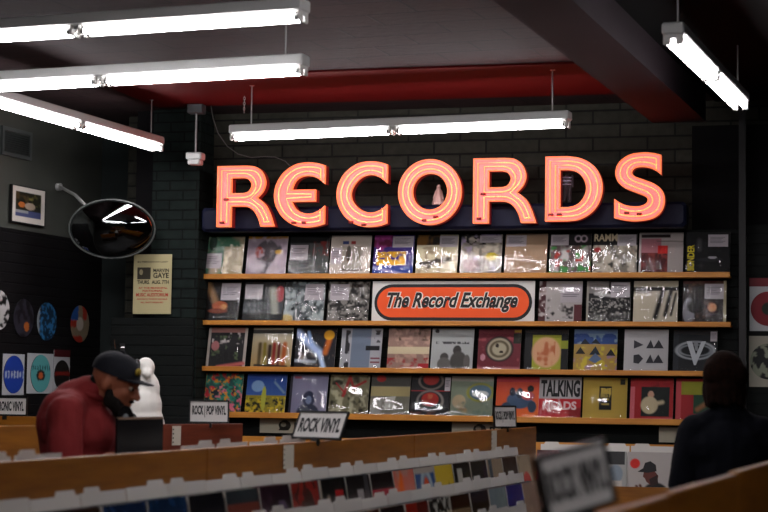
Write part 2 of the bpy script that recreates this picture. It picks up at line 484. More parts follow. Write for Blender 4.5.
# ================================================================== FLUORESCENT LIGHTS
def build_light():
    e = empty('fluorescent_light', Matrix(), '', 'ceiling light')
    L_ = 2.44
    h = MB(); h.bbox(-L_ / 2, L_ / 2, -.055, .055, .035, .095, .008)
    h.box(-L_ / 2 + .01, L_ / 2 - .01, -.03, .03, .018, .036)
    h.build('housing', HOUSING, e)
    for s in (-1, 1):
        for k in (-1, 1):
            x0, x1 = (s * .04, s * (L_ / 2 - .035))
            t = MB(); n = 10; xs = np.linspace(x0, x1, 4)
            t.tube([(x, k * .031, .006) for x in xs], .0145, n)
            tb = t.build('fluorescent_tube', TUBEM, e, smooth=True)
            for xx in (x0, x1):
                c = MB(); c.tube([(xx - .008, k * .031, .006), (xx + .008, k * .031, .006)], .0155, 12)
                c.build('end_cap', METAL, tb)
    for x in (-L_ / 2 + .015, -.022, .022, L_ / 2 - .015):
        m = MB()
        for k in (-1, 1):
            m.bbox(x - .006, x + .006, k * .031 - .018, k * .031 + .018, -.014, .04, .004)
        m.build('lamp_holder', WHITEC, e)
    for x in (-L_ / 2 + .15, L_ / 2 - .12):
        m = MB(); m.tube([(x, 0, .09), (x, 0, .62)], .005, 6)
        r = m.build('hanging_rod', METAL, e)
        c = MB(); c.lathe([(.035, .0), (.035, .012), (.012, .03), (.006, .03)][::-1] and [(.006, .585), (.012, .59), (.035, .605), (.035, .62)], 14, T((x, 0, 0)))
        c.build('ceiling_cup', METAL, r)
    return e
LIGHT0 = build_light()
def place_light(first, pos, deg, label, tilt=0.0):
    # pos: tube axis centre; rods reach the ceiling by stretching
    o = LIGHT0 if first else copy_tree(LIGHT0)
    o.matrix_world = T(pos) @ RZ(deg) @ RY(tilt)
    o['label'] = label; o['group'] = 'hanging fluorescent lights'
    return o
def mid(right_px, right_py, Y, deg, half=1.22):
    p = at(right_px, right_py, Y); dx = Vector((math.cos(R(deg)), math.sin(R(deg)), 0)); return p - dx * half
HD = -21.0
LIGHTS = [
 (mid(306, 19, 8.42, HD), HD, 'white twin-tube fluorescent light hung highest, topmost of the stacked three', .0),
 (mid(306, 72.5, 9.47, HD), HD, 'white twin-tube fluorescent light between the highest one and the slanted one', .0),
 (mid(570, 125.5, 11.72, HD), HD, 'long white fluorescent light hanging just above the glowing letters', .0),
 (mid(158, 150, 13.35, 90 + HD + 1.5), 90 + HD + 1.5, 'fluorescent light slanting down towards the corner, reddish housing by the pier', .0),
 (mid(740.5, 108, 10.95, 90 + HD + 2.3) - Vector((0, 0, .022)), 90 + HD + 2.3, 'fluorescent light beyond the ceiling beam, its two tubes seen side by side', -1.0),
 (mid(529, -4, 8.0, 90 + HD + 1.5), 90 + HD + 1.5, 'fluorescent light mostly out of frame above, only its end showing by the beam', .0),
 (Vector((-1.9, 4.7, 0)), HD, 'fluorescent light over the near end of the stepped bins, above the picture', .0),
 (Vector((2.7, 2.6, 0)), HD, 'fluorescent light over the aisle bins, above the picture', .0),
 (Vector((0.2, 0.3, 0)), HD, 'fluorescent light over the viewer, above the picture', .0),
]
def fixz(p): return Vector((p.x, p.y, EYE + 1.71))
LIGHTS = LIGHTS[:6] + [(fixz(p), a_, b_, c_) for p, a_, b_, c_ in LIGHTS[6:]]
for i, (p, dg, lb, tl) in enumerate(LIGHTS):
    place_light(i == 0, p, dg, lb, tl)
# rods end at the ceiling: scale each rod pair by its lamp's own height
for e in [o for o in COL.objects if o.name.startswith('fluorescent_light')]:
    zc = e.matrix_world.translation.z
    for ch in e.children:
        if ch.name.startswith('hanging_rod'):
            want = CEIL - zc
            k = (want - .09) / (.62 - .09)
            ch.matrix_local = T((0, 0, .09)) @ Matrix.Diagonal((1, 1, k, 1)) @ T((0, 0, -.09))

# ================================================================== NEON SIGN
def arc(cx, cy, rx, ry, a0, a1, n=14):
    return [(cx + rx * math.cos(R(a0 + (a1 - a0) * i / n)), cy + ry * math.sin(R(a0 + (a1 - a0) * i / n))) for i in range(n + 1)]
def smooth(pts, n=5):
    out = []
    P = [pts[0]] + list(pts) + [pts[-1]]
    for i in range(1, len(P) - 2):
        p0, p1, p2, p3 = P[i - 1], P[i], P[i + 1], P[i + 2]
        for k in range(n):
            t = k / n
            out.append(tuple(.5 * ((2 * p1[j]) + (-p0[j] + p2[j]) * t + (2 * p0[j] - 5 * p1[j] + 4 * p2[j] - p3[j]) * t * t + (-p0[j] + 3 * p1[j] - 3 * p2[j] + p3[j]) * t ** 3) for j in (0, 1)))
    out.append(pts[-1]); return out
# outlines in a unit box, y down
LET = {
 'R': [[(0, 0), (.5, 0)] + smooth([(.5, 0), (.66, .02), (.78, .11), (.84, .27), (.80, .42), (.70, .53)]) +
        smooth([(.70, .53), (.84, .64), (.93, .8), (1, 1)]) + [(.765, 1)] + smooth([(.765, 1), (.72, .86), (.64, .74), (.54, .68), (.42, .665), (.25, .665)]) + [(.25, 1), (0, 1)],
       [(.25, .2), (.46, .2)] + smooth([(.46, .2), (.55, .23), (.60, .32), (.55, .42), (.46, .45)]) + [(.25, .45)]],
 'E': [smooth([(1, .05), (.82, .01), (.6, 0), (.38, .04), (.17, .16), (.04, .33), (0, .5), (.04, .67), (.17, .84), (.38, .96), (.6, 1), (.82, .99), (1, .95)]) +
       smooth([(1, .67), (.9, .74), (.74, .79), (.58, .78), (.44, .72), (.35, .605)]) + [(.82, .605), (.82, .42)] +
       smooth([(.35, .42), (.42, .29), (.55, .22), (.72, .21), (.88, .26), (1, .34)])],
 'C': [smooth([(1, .05), (.82, .01), (.6, 0), (.38, .04), (.17, .16), (.04, .33), (0, .5), (.04, .67), (.17, .84), (.38, .96), (.6, 1), (.82, .99), (1, .95)]) +
       smooth([(1, .66), (.9, .73), (.74, .78), (.58, .77), (.42, .70), (.32, .6), (.29, .5), (.32, .4), (.42, .29), (.56, .22), (.72, .21), (.88, .26), (1, .34)])],
 'O': [arc(.5, .5, .5, .5, 0, 360, 56)[:-1], arc(.505, .495, .275, .275, 0, 360, 44)[:-1]],
 'D': [[(0, 0), (.38, 0)] + smooth([(.38, 0), (.6, .03), (.8, .12), (.94, .27), (1, .48), (.95, .7), (.81, .87), (.6, .975), (.38, 1)]) + [(0, 1)],
       [(.26, .21), (.40, .21)] + smooth([(.40, .21), (.54, .24), (.66, .34), (.715, .49), (.67, .64), (.55, .75), (.40, .785)]) + [(.26, .785)]],
 'S': [smooth([(.93, .04), (.76, .01), (.55, 0), (.3, .03), (.1, .13), (.02, .27), (.06, .41), (.2, .51), (.42, .58), (.6, .635), (.665, .69), (.62, .75), (.48, .785), (.28, .775), (.12, .73), (0, .67)]) +
       smooth([(0, .95), (.2, .985), (.45, 1), (.75, .965), (.93, .87), (1, .72), (.96, .57), (.82, .47), (.6, .4), (.42, .35), (.35, .295), (.39, .235), (.5, .21), (.67, .22), (.82, .265), (.93, .33)])],
}
def inset(c, d, w, h, clip=False):
    # inset a contour (metres) towards its own left/right so that it shrinks by d (d<0 grows)
    P = [Vector((p[0] * w, (1 - p[1]) * h)) for p in c]
    Q = [P[0]]
    for p in P[1:]:
        if (p - Q[-1]).length > 1e-4: Q.append(p)
    if (Q[0] - Q[-1]).length < 1e-4: Q.pop()
    area = sum(Q[i].x * Q[(i + 1) % len(Q)].y - Q[(i + 1) % len(Q)].x * Q[i].y for i in range(len(Q)))
    s = 1 if area > 0 else -1
    out = []
    for i in range(len(Q)):
        a = (Q[i] - Q[i - 1]).normalized(); b = (Q[(i + 1) % len(Q)] - Q[i]).normalized()
        n1 = Vector((-a.y, a.x)) * s; n2 = Vector((-b.y, b.x)) * s
        m = n1 + n2
        if m.length < .2: m = n1
        m.normalize(); k = min(1.5, 1 / max(.4, m.dot(n1)))
        out.append((Q[i] + m * d * k))
    if d > 0:
        out = [Vector((min(max(q.x, d), w - d), min(max(q.y, d), h - d))) for q in out]
        if clip: out = [Vector((min(q.x, .93 * w - d), q.y)) if q.y > .64 * h else q for q in out]
    return [(q.x, q.y) for q in out]
mat('letter_face', '8a4038', rough=.4, emit=(.76, .235, .225), strength=.95)  # letter face, rim and side: weak emission standing in for tube light
mat('letter_rim', 'd04a20', rough=.4, emit=(1.0, .22, .08), strength=1.0)
mat('letter_side', '7a1210', rough=.4, emit=(.25, .01, .01), strength=.3)
mat('neon_tube', 'ffb070', emit=(8.0, .44, .13), strength=NEON)
mat('electrode_cap', '7a0a08', rough=.5)
mat('navy_raceway_paint', '10142c', rough=.6, spec=.2)
SO = .34                                                            # letter backs stand this far off the wall
boxes = [('R', 216.8, 274.4, 165.6, 226.6), ('E', 273.9, 324.6, 162.5, 227.2), ('C', 336.4, 387, 161.5, 226.8), ('O', 398, 461.2, 159, 224.8),
         ('R', 473, 536, 157.8, 223), ('D', 545.2, 602.4, 156, 221), ('S', 614.2, 664.6, 152.4, 221)]
sp0 = wl(460, 215, SO)
sign = empty('neon_sign', FW @ T((sp0.x, -.30, sp0.z)), 'huge glowing coral neon sign spelling RECORDS above the top record shelf', 'sign')
SI = (FW @ T((sp0.x, -.30, sp0.z))).inverted() @ FW
ra = wl(200.5, 220, .32); rb = wl(686, 212, .32)
rt = wl(460, 204.3, .32).z; rbt = wl(460, 228.8, .32).z
m = MB(); m.bbox(ra.x, rb.x, -.31, -.12, rbt, rt, .02)
o = m.build('raceway', MATS['navy_raceway_paint'], sign, SI); tag(o, label='long navy box carrying the letters')
elec = {'C': [(.3, .93), (.55, .97)], 'O': [(.42, .93), (.6, .88)], 'D': [(.1, .9), (.25, .9)], 'S': [(.25, .88), (.5, .9)], 'R': [(.1, .93), (.16, .55)], 'E': [(.4, .93), (.6, .93)]}
for L_, x0, x1, y0, y1 in boxes:
    FO = SO + .10
    p = wl((x0 + x1) / 2, y1, FO); q = wl((x0 + x1) / 2, y0, FO)
    a = wl(x0, (y0 + y1) / 2, FO).x; b = wl(x1, (y0 + y1) / 2, FO).x
    w, h = b - a, q.z - p.z
    C = LET[L_]
    Ml = SI @ T((a, 0, p.z))
    mb = MB()
    full = [inset(c, 0, w, h) for c in C]
    ins = [inset(C[0], .010, w, h, L_ == 'S')] + [inset(c, -.010, w, h) for c in C[1:]]
    fill(mb, full, -SO + .0, -FO + .03, mi=0)                         # can
    lo = len(mb.f)
    fill(mb, ins, -FO + .028, -FO + .024, mi=1)                       # face just proud of the can body
    fill(mb, full + ins, -FO + .03, -FO, mi=2)                        # rim
    o = mb.build('letter', [MATS['letter_side'], MATS['letter_face'], MATS['letter_rim']], sign, Ml)
    for i, c in enumerate(C):
        t = MB(); d = .034 if i == 0 else -.034
        pts = [(x, -FO + .006, z) for x, z in inset(c, d, w, h, L_ == 'S')]
        t.tube(pts, .0055, 6, closed=True)
        t.build('neon_tube', MATS['neon_tube'], o, smooth=True)
    m = MB()
    for eu, ev in elec[L_]:
        m.bbox(eu * w - .018, eu * w + .018, -FO - .010, -FO + .02, (1 - ev) * h - .009, (1 - ev) * h + .009, .004)
    m.build('electrode_cap', MATS['electrode_cap'], o)

# ================================================================== SHELVES AND RECORDS ON THE WALL
SD = .165
shelf_y = [(272.9, 278.2), (321.0, 325.8), (368.6, 373.6), (415.6, 421.6)]
shelf_x = [(201, 730), (200, 731), (199, 731), (203, 731)]
shelf_lab = ['topmost pine record ledge just under the glowing letters', 'second pine ledge, holding the orange oval shop sign',
             'third pine ledge down, holding the winged-emblem record', 'lowest pine ledge, just above the bins along the wall']
SHZ = []
for i, ((yt, yb), (xa, xb)) in enumerate(zip(shelf_y, shelf_x)):
    zt_, zb_ = wl(460, yt, SD).z, wl(460, yb, SD).z
    a, b = wl(xa, yt, SD).x, wl(xb, yt, SD).x
    m = MB(); m.box(a, b, -SD + .018, -.018, zb_, zb_ + .014)
    m.bbox(a, b, -SD, -SD + .018, zb_, zt_, .003)
    o = m.build('wall_shelf', WOODB, None, FW); tag(o, shelf_lab[i], 'shelf', 'record ledges on the wall')
    k = MB()
    SHZ.append((zb_ + .014, a, b))

W_, K_, G_ = 'd8d4ce', '141416', '8c8a88'
ROWS = [
 # row 1 : x0, x1, label, ops, card(u0,v0,u1,v1) or None
 [(205, 245, 'green and cream album with a blank price card low on its side', [('bg', '5b8a70'), ('n', 5, .5, .3, 'b9a890', 3), ('r', .5, .25, 1, 1, 'a89c7c'), ('n', 9, .55, .2, 'e8e0cc', 4, (.5, .2, 1, 1)), ('e', .2, .15, .1, .2, '2f4a3c')], (.02, .42, .46, .8)),
  (247, 289, 'pale lilac album with a grey painted portrait and yellow top band', [('bg', 'a89aa4'), ('r', 0, 0, 1, .07, 'b98c2c'), ('e', .5, .4, .28, .3, '6a6468'), ('e', .3, .4, .1, .14, 'c05a4c'), ('n', 8, .5, .3, 'c4b8c0', 5), ('l', .45, .9, .8, .3, .06, '5c5a60'), ('e', .8, .4, .1, .06, 'c8a030')], None),
  (290, 330, 'black and grey album with a square white card in its upper corner', [('bg', '4a4c4c'), ('r', 0, 0, 1, .18, '101010'), ('r', .5, .2, 1, 1, '5c605e'), ('n', 7, .55, .3, '8a3028', 6, (.6, .15, 1, .5)), ('l', .62, .2, .62, 1, .01, '9a9a9a'), ('l', 0, .8, .3, 1, .03, '9a9a9a'), ('tv', .93, .1, .97, .6, 'LIVE', '5c605e')], (.02, .22, .47, .6)),
  (331, 372, 'cream album with a small grey drawing of a ship', [('bg', 'c8bfb4'), ('r', .3, .28, .8, .85, 'a39c90'), ('e', .45, .45, .06, .2, '5c5850'), ('e', .65, .5, .1, .14, '8a8678'), ('l', .3, .85, .8, .85, .03, '6a665c'), ('r', .3, .15, .45, .22, '4a5a90'), ('r', .5, .15, .62, .22, 'b05050')], (.02, .3, .28, .7)),
  (374, 415, 'purple and blue album with bold yellow lettering', [('bg', '4a3a8a'), ('r', 0, 0, .45, .3, '7a2050'), ('n', 6, .5, .2, 'b04a98', 8, (0, 0, .6, .5)), ('e', .5, .95, .8, .2, '2a4a9a'), ('l', 0, .8, .9, 1, .04, 'a8a8d0'), ('n', 12, .35, .1, 'd8a818', 9, (.08, .4, .8, .75)), ('t', .1, .42, .6, .56, 'BEYOND', 'e8b820', .04), ('t', .1, .6, .8, .73, 'GROUND', 'e8b820', .04)], (.46, .02, .98, .3)),
  (417, 459, 'cream album with a dark swooping shape under an orange photo', [('bg', 'd3ccb0'), ('r', 0, 0, .55, .25, '8a6420'), ('n', 6, .5, .2, '2c2414', 10, (0, 0, .55, .25)), ('n', 9, .55, .2, 'aa9c84', 11, (0, .3, 1, 1)), ('l', .1, .72, .8, .6, .05, '4a4238'), ('l', .3, .8, .5, .6, .04, '4a4238')], (.55, .02, .98, .3)),
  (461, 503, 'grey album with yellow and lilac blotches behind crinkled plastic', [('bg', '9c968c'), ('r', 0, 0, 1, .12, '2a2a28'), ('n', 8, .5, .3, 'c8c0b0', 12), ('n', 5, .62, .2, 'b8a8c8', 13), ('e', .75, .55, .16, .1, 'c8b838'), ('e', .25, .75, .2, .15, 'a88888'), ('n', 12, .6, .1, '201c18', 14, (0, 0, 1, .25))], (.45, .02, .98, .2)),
  (505, 548, 'plain beige cardboard album with plastic streaks over it', [('bg', 'b39a80'), ('n', 3, .5, .4, 'a89078', 15)], (.02, .02, .5, .3)),
  (550, 592, 'album with green and red swirls under a small white heart', [('bg', '6a5a58'), ('r', 0, 0, 1, .3, '1a1416'), ('n', 6, .45, .2, 'c8c4c0', 16, (0, .3, 1, 1)), ('n', 6, .55, .15, '4a9a50', 17, (0, .3, 1, 1)), ('n', 6, .6, .15, 'b83828', 18, (0, .4, 1, .9)), ('o', .68, .13, .07, .07, .3, 'c8b8c0'), ('o', .82, .13, .07, .07, .3, 'c8b8c0')], (.02, .02, .45, .28)),
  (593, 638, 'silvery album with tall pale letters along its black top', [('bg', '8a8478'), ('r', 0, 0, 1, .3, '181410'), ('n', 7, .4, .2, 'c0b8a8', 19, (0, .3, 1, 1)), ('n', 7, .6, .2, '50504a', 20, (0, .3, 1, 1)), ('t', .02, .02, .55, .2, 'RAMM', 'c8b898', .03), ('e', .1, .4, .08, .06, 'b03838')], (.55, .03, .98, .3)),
  (639, 684, 'pale grey album with a dark red picture and bright red square', [('bg', 'b8b0ac'), ('r', .04, .05, .7, .12, '2a1414'), ('r', .04, .14, .5, .48, 'b07c84'), ('r', .04, .48, .66, 1, '5a1c1e'), ('n', 9, .5, .2, '8a3434', 21, (.04, .48, .66, 1)), ('r', .42, .32, .66, .5, 'c81c1c'), ('l', .4, .2, 1, .22, .01, '6a6460')], None),
  (686, 731, 'black album with yellow vertical lettering up one side', [('bg', '100f12'), ('l', .3, .2, .3, .4, .06, '4a4a4c'), ('e', .55, .65, .3, .05, '2c2c30'), ('e', .6, .6, .1, .03, 'b0b0b4'), ('tv', .03, .30, .19, .91, 'SONDER', 'd8c818', .02)], (.5, .05, .95, .34))],
 # row 2
 [(202, 241, 'black album with a beam of tan light falling on an orange flower', [('bg', '1a1412'), ('l', .1, 0, .4, .55, .1, '9a7850'), ('e', .5, .6, .2, .12, 'b8602c'), ('e', .45, .72, .26, .06, '8a4420'), ('e', .6, .62, .08, .06, 'd8a060')], (.5, .02, 1, .45)),
  (244, 285, 'dark album with grey crowd band, pink smudge and white card', [('bg', '34363a'), ('r', 0, .5, 1, .78, '545a5e'), ('n', 14, .5, .2, '86898c', 25, (0, .52, .6, .75)), ('e', .9, .3, .12, .2, 'b04a50'), ('l', .72, .2, .85, 1, .1, 'a8a89c'), ('r', 0, .8, 1, 1, '24262a')], (.02, .05, .46, .42)),
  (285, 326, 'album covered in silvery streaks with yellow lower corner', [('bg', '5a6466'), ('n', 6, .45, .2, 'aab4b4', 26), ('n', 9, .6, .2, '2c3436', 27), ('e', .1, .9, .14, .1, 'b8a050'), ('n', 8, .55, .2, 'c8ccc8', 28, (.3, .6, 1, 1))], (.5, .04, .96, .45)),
  (328, 371, 'black and white engraved album with dense scrollwork', [('bg', '8c8882'), ('n', 12, .45, .2, '2c2a28', 29), ('n', 8, .6, .2, 'b8b4ac', 30), ('n', 7, .55, .2, '242220', 31, (.4, 0, 1, 1))], (.04, .05, .5, .45)),
  (539, 583, 'white album with dark red torn edge and pencil sketch', [('bg', 'b8b2ae'), ('r', 0, 0, .16, 1, '5a2c30'), ('n', 10, .5, .2, 'c0b4b0', 32, (0, 0, .25, 1)), ('n', 9, .6, .2, '3c3838', 33, (.2, .3, .8, .9)), ('r', .82, .55, 1, 1, '6a2c34')], (.5, .06, 1, .5)),
  (586, 632, 'black album full of fine white speckles with a pale card', [('bg', '201e1e'), ('r', 0, 0, .5, .3, '8a8480'), ('n', 26, .55, .1, '9a9690', 34, (0, .4, 1, 1)), ('l', .2, .3, .7, .36, .04, 'b8b4b0'), ('r', 0, 0, .05, 1, 'a09a90')], (.55, .02, .98, .38)),
  (633, 679, 'cream album with a black band and torn black figure photo', [('bg', 'c3bba8'), ('r', 0, .14, 1, .24, '2c2824'), ('l', .66, .22, .5, .85, .06, '1c1a1a'), ('l', .85, .2, .72, .8, .05, '1c1a1a'), ('l', .95, .3, .85, .8, .03, '3a3836'), ('r', 0, .24, .4, .3, '8a8478')], None),
  (682.5, 727, 'dark brown album with an orange disc glowing in murky shapes', [('bg', '3c3030'), ('r', 0, 0, 1, .06, '5a1c1c'), ('n', 5, .5, .25, '6a4c3c', 36), ('e', .14, .7, .14, .3, '8a8690'), ('e', .3, .6, .2, .16, '241c20'), ('e', .68, .62, .1, .1, 'd8a078'), ('r', .93, 0, 1, 1, 'b8ac90')], (.5, .06, .94, .42))],
 # row 3
 [(208, 248, 'album with a dark crowd of animals, pink roof and cream edge', [('bg', '2c2a2c'), ('r', 0, 0, 1, .12, 'b88c84'), ('r', 0, 0, .06, 1, 'c8c0b8'), ('r', .94, 0, 1, 1, 'c8c0b8'), ('n', 8, .6, .2, '6a7a58', 40, (.1, .2, .9, .8)), ('n', 9, .6, .15, 'd0c8c4', 41, (.1, .12, .9, .4)), ('e', .2, .45, .1, .12, 'c08484'), ('l', .3, .98, .95, .88, .05, 'd07878')], None),
  (252, 294, 'beige album with a row of standing figures in yellow, red and orange', [('g', 'c0bca8', 'b89a5c'), ('r', 0, .05, 1, .15, '4a4c48'), ('l', .2, .4, .2, .9, .05, '6a5a30'), ('l', .32, .4, .34, .9, .05, '9a8c30'), ('l', .45, .45, .45, .9, .05, '4a3426'), ('l', .56, .4, .56, .9, .05, 'a83020'), ('l', .68, .4, .68, .9, .04, '7a2820'), ('l', .82, .4, .8, .9, .06, 'c06a28'), ('l', .1, .92, .9, .95, .03, '3a2a20')], None),
  (296, 337, 'dark city album with a white lightning bolt and yellow flare', [('bg', '22222c'), ('n', 9, .6, .2, '6a5a50', 44, (0, .6, 1, 1)), ('l', .02, .1, .6, .6, .1, 'b8c8e8'), ('l', .6, .6, .75, 1, .06, 'c8d8f0'), ('l', .3, .1, .4, .4, .04, 'a8c0e8'), ('l', .85, .2, .75, .6, .07, 'd07818'), ('e', .82, .17, .13, .12, 'e0b020'), ('l', 0, .8, .5, .82, .04, '9aa0a8')], None),
  (340, 384, 'white album with a blue-grey panel between columns of small glyphs', [('bg', 'b8b8bc'), ('r', .26, 0, .72, .96, '8490a0'), ('n', 9, .45, .1, '38383c', 45, (.1, .05, .22, .95)), ('n', 9, .5, .1, '48484c', 46, (.8, .05, .98, .35)), ('r', .62, .42, .95, .54, '1c1c22'), ('r', .74, .7, .98, .74, '8a4450'), ('r', .74, .8, .98, .84, '8a4450')], None),
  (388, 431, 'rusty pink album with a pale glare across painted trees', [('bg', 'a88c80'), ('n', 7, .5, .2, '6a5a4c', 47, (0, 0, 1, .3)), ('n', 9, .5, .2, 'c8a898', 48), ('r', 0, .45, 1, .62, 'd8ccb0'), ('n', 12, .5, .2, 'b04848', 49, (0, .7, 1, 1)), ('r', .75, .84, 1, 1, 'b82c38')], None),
  (431, 475, 'white album with two seated figures sketched in grey', [('bg', 'b8bab8'), ('e', .12, .06, .05, .05, '1c1c24'), ('r', .1, .32, .9, .36, '58585a'), ('n', 20, .5, .1, 'b8bab8', 50, (.1, .3, .9, .38)), ('e', .32, .68, .1, .1, '55524e'), ('e', .32, .85, .16, .16, '74716c'), ('e', .62, .52, .1, .12, '45423e'), ('e', .66, .78, .2, .24, '54514c'), ('e', .86, .8, .08, .18, '6a6762')], None),
  (478, 522, 'maroon album with a pale clock-like disc in the middle', [('bg', '7a2434'), ('n', 8, .6, .2, 'a85058', 51), ('e', .5, .48, .33, .3, '2a1c1c'), ('e', .5, .48, .28, .26, 'b8b098'), ('o', .5, .48, .2, .18, .2, '6a6048'), ('e', .45, .4, .04, .05, '3a2c1c'), ('e', .55, .55, .05, .03, '3a2c1c'), ('r', .82, .1, 1, .34, '2a2c18'), ('r', .84, .03, 1, .08, 'c0a040'), ('e', .12, .68, .06, .08, 'c09098'), ('l', 0, 1, 1, 1, .08, 'c89098')], None),
  (524, 570, 'black album framing a lime square with a peach disc', [('bg', '14161a'), ('r', .18, .14, .84, .95, 'a8ac38'), ('e', .5, .55, .33, .36, 'd8b08c'), ('n', 6, .5, .2, 'c07850', 53, (.3, .3, .7, .85)), ('r', .84, .28, 1, .46, '98a028')], None),
  (574, 618, 'patchwork landscape album of blue, yellow and dark triangles', [('bg', 'b89c58'), ('r', 0, 0, 1, .1, '7088a8'), ('r', 0, .1, 1, .35, '3a5a94'), ('n', 8, .5, .1, '8aa0b0', 54, (0, .1, 1, .35)), ('n', 8, .55, .1, 'a88a9c', 55, (0, .6, 1, 1)), ('n', 9, .6, .1, 'd0c048', 56, (0, .4, 1, 1)), ('P', [(.15, .35), (.25, .22), (.37, .35)], '1c2430'), ('P', [(.4, .33), (.5, .22), (.62, .35)], '1c2430'), ('P', [(.04, .58), (.15, .42), (.27, .58)], '2c2820'), ('P', [(.36, .6), (.5, .4), (.62, .6)], '24303c'), ('P', [(.75, .62), (.86, .46), (.97, .62)], '1c1c20'), ('P', [(.35, .72), (.5, .56), (.65, .7), (.5, .8)], '5a7090')], None),
  (624, 669, 'white album printed with dark triangles in two rows', [('bg', 'c4c2c2'), ('P', [(.22, .25), (.22, .45), (.44, .36)], '3c3c42'), ('P', [(.5, .44), (.6, .24), (.68, .44)], '34343a'), ('P', [(.66, .44), (.78, .24), (.9, .44)], '34343a'), ('P', [(.22, .6), (.34, .58), (.44, .68), (.34, .8), (.22, .78)], '34343a'), ('P', [(.5, .78), (.6, .58), (.68, .78)], '34343a'), ('P', [(.66, .78), (.78, .58), (.9, .78)], '34343a')], None),
  (673, 718, 'black album with a large silver winged emblem in a ring', [('bg', '1c2026'), ('r', 0, 0, .12, 1, '2c3238'), ('o', .5, .48, .42, .2, .12, 'b0b4b8'), ('o', .5, .48, .36, .13, .12, '9a9ea2'), ('P', [(.3, .27), (.42, .27), (.52, .58), (.64, .27), (.74, .27), (.52, .82), (.48, .82)], 'c4c8cc'), ('P', [(.46, .27), (.56, .27), (.56, .5), (.5, .48)], '8a8e92')], (.84, .03, .99, .26))],
 # row 4
 [(203, 244, 'turquoise album crowded with red and pink cartoon blobs', [('bg', '2c6a62'), ('n', 9, .5, .1, '3ca088', 60), ('n', 8, .62, .1, 'd03c48', 61), ('n', 9, .64, .1, 'e888a0', 62, (0, .3, 1, 1)), ('n', 10, .66, .1, 'e8a838', 63), ('n', 9, .68, .1, '1c3440', 64), ('r', 0, 0, .05, 1, 'c0a030')], None),
  (246, 288, 'album of a sunflower field under a deep blue sky', [('g', '2858a8', '6088c0'), ('e', .28, .3, .16, .14, '98b8d8'), ('r', 0, .52, 1, 1, 'a89c28'), ('n', 14, .5, .1, '3c3c10', 65, (0, .6, 1, 1)), ('n', 12, .58, .1, 'e0c828', 66, (0, .55, 1, 1)), ('e', .45, .6, .06, .3, 'c8c850'), ('l', .7, .2, .95, .45, .03, '88a8c0')], None),
  (290, 328.5, 'lilac-grey album with a hooded dark blue figure', [('bg', '9a98b0'), ('r', 0, 0, .06, 1, '3a3848'), ('e', .52, .6, .16, .2, '343c60'), ('e', .52, .95, .3, .25, '2c3454'), ('e', .52, .62, .08, .1, '7a86a8'), ('r', .1, .05, .3, .1, 'b06070')], None),
  (330, 370, 'cream album with looping red script and foliage', [('bg', '8a8668'), ('n', 7, .5, .2, 'c0bc9c', 67), ('n', 6, .6, .2, '44402c', 68), ('l', .35, .5, .5, .05, .04, 'b83c38'), ('l', .5, .05, .6, .3, .03, 'b83c38'), ('l', .6, .3, .9, .15, .03, 'b83c38'), ('l', .15, .2, .4, .45, .02, 'b83c38')], None),
  (371, 411, 'grey album with slanting pale block shapes and cream band', [('bg', '8a8878'), ('r', 0, 0, 1, .25, '5a5850'), ('e', .25, .08, .12, .08, 'b03830'), ('r', 0, .28, 1, .5, 'b0a478'), ('P', [(.05, .6), (.3, .55), (.28, .9), (.03, .95)], '9c9a90'), ('P', [(.4, .52), (.65, .5), (.6, .75), (.38, .8)], 'a8a69c'), ('l', .1, .7, .25, .68, .03, '55534c')], None),
  (411, 451, 'black album with two glowing red globes one over the other', [('bg', '141418'), ('o', .5, .12, .3, .2, .12, '7a7068'), ('e', .5, .08, .2, .14, 'a82c18'), ('r', 0, .34, 1, .37, 'a82430'), ('o', .5, .6, .32, .24, .12, '88807a'), ('e', .5, .56, .22, .16, 'b8301c'), ('n', 8, .5, .2, 'c87048', 70, (.3, .45, .7, .7)), ('n', 8, .5, .2, '6a3c30', 71, (0, .85, 1, 1))], (.86, .02, 1, .35)),
  (451, 494, 'grey-green album with a blue rounded window and yellow haze', [('bg', '8a9480'), ('r', 0, 0, 1, .12, 'a09c90'), ('r', .45, .2, .95, .55, '6a8494'), ('o', .7, .38, .3, .2, .15, 'a0a050'), ('e', .7, .42, .2, .08, 'c8d0cc'), ('e', .2, .6, .16, .16, 'b8a888'), ('e', .3, .8, .1, .08, 'b08c58'), ('n', 7, .5, .3, '788878', 73, (0, .6, 1, 1))], None),
  (496, 540, 'orange album with two riders on a blue motorcycle', [('g', 'c85038', 'e07828'), ('r', 0, 0, 1, .12, 'b84048'), ('e', .55, .55, .3, .2, '4a6480'), ('e', .38, .35, .07, .1, '283448'), ('e', .55, .38, .08, .12, '344458'), ('e', .25, .72, .12, .12, '385068'), ('e', .85, .7, .1, .14, '385068'), ('e', .8, .28, .08, .08, '1c1810'), ('e', .75, .45, .15, .1, 'b04850')], None),
  (539, 582, 'white and red album with tall black condensed lettering', [('bg', 'b8b4b4'), ('r', 0, .5, 1, 1, 'c82c34'), ('n', 8, .6, .2, 'd8a0a4', 75, (0, .5, .5, 1)), ('r', .7, .7, 1, .95, 'a01820'), ('t', .04, .06, .97, .46, 'TALKING', '121214', .04), ('t', .1, .56, .9, .76, 'HEADS', 'e0c0c0', .04)], None),
  (583, 628, 'mustard yellow album with a small black stamp in its centre', [('bg', 'c0a84c'), ('r', .37, .2, .66, .75, '18160e'), ('n', 9, .55, .1, 'c0a84c', 76, (.4, .25, .64, .45)), ('r', .43, .48, .6, .52, 'c0a84c'), ('r', .43, .6, .6, .64, 'c0a84c'), ('r', .84, .02, .96, .16, '2c2c18'), ('t', .4, .24, .64, .34, 'THE', 'c0a84c', .03), ('t', .4, .35, .64, .46, 'BEST', 'c0a84c', .03)], None),
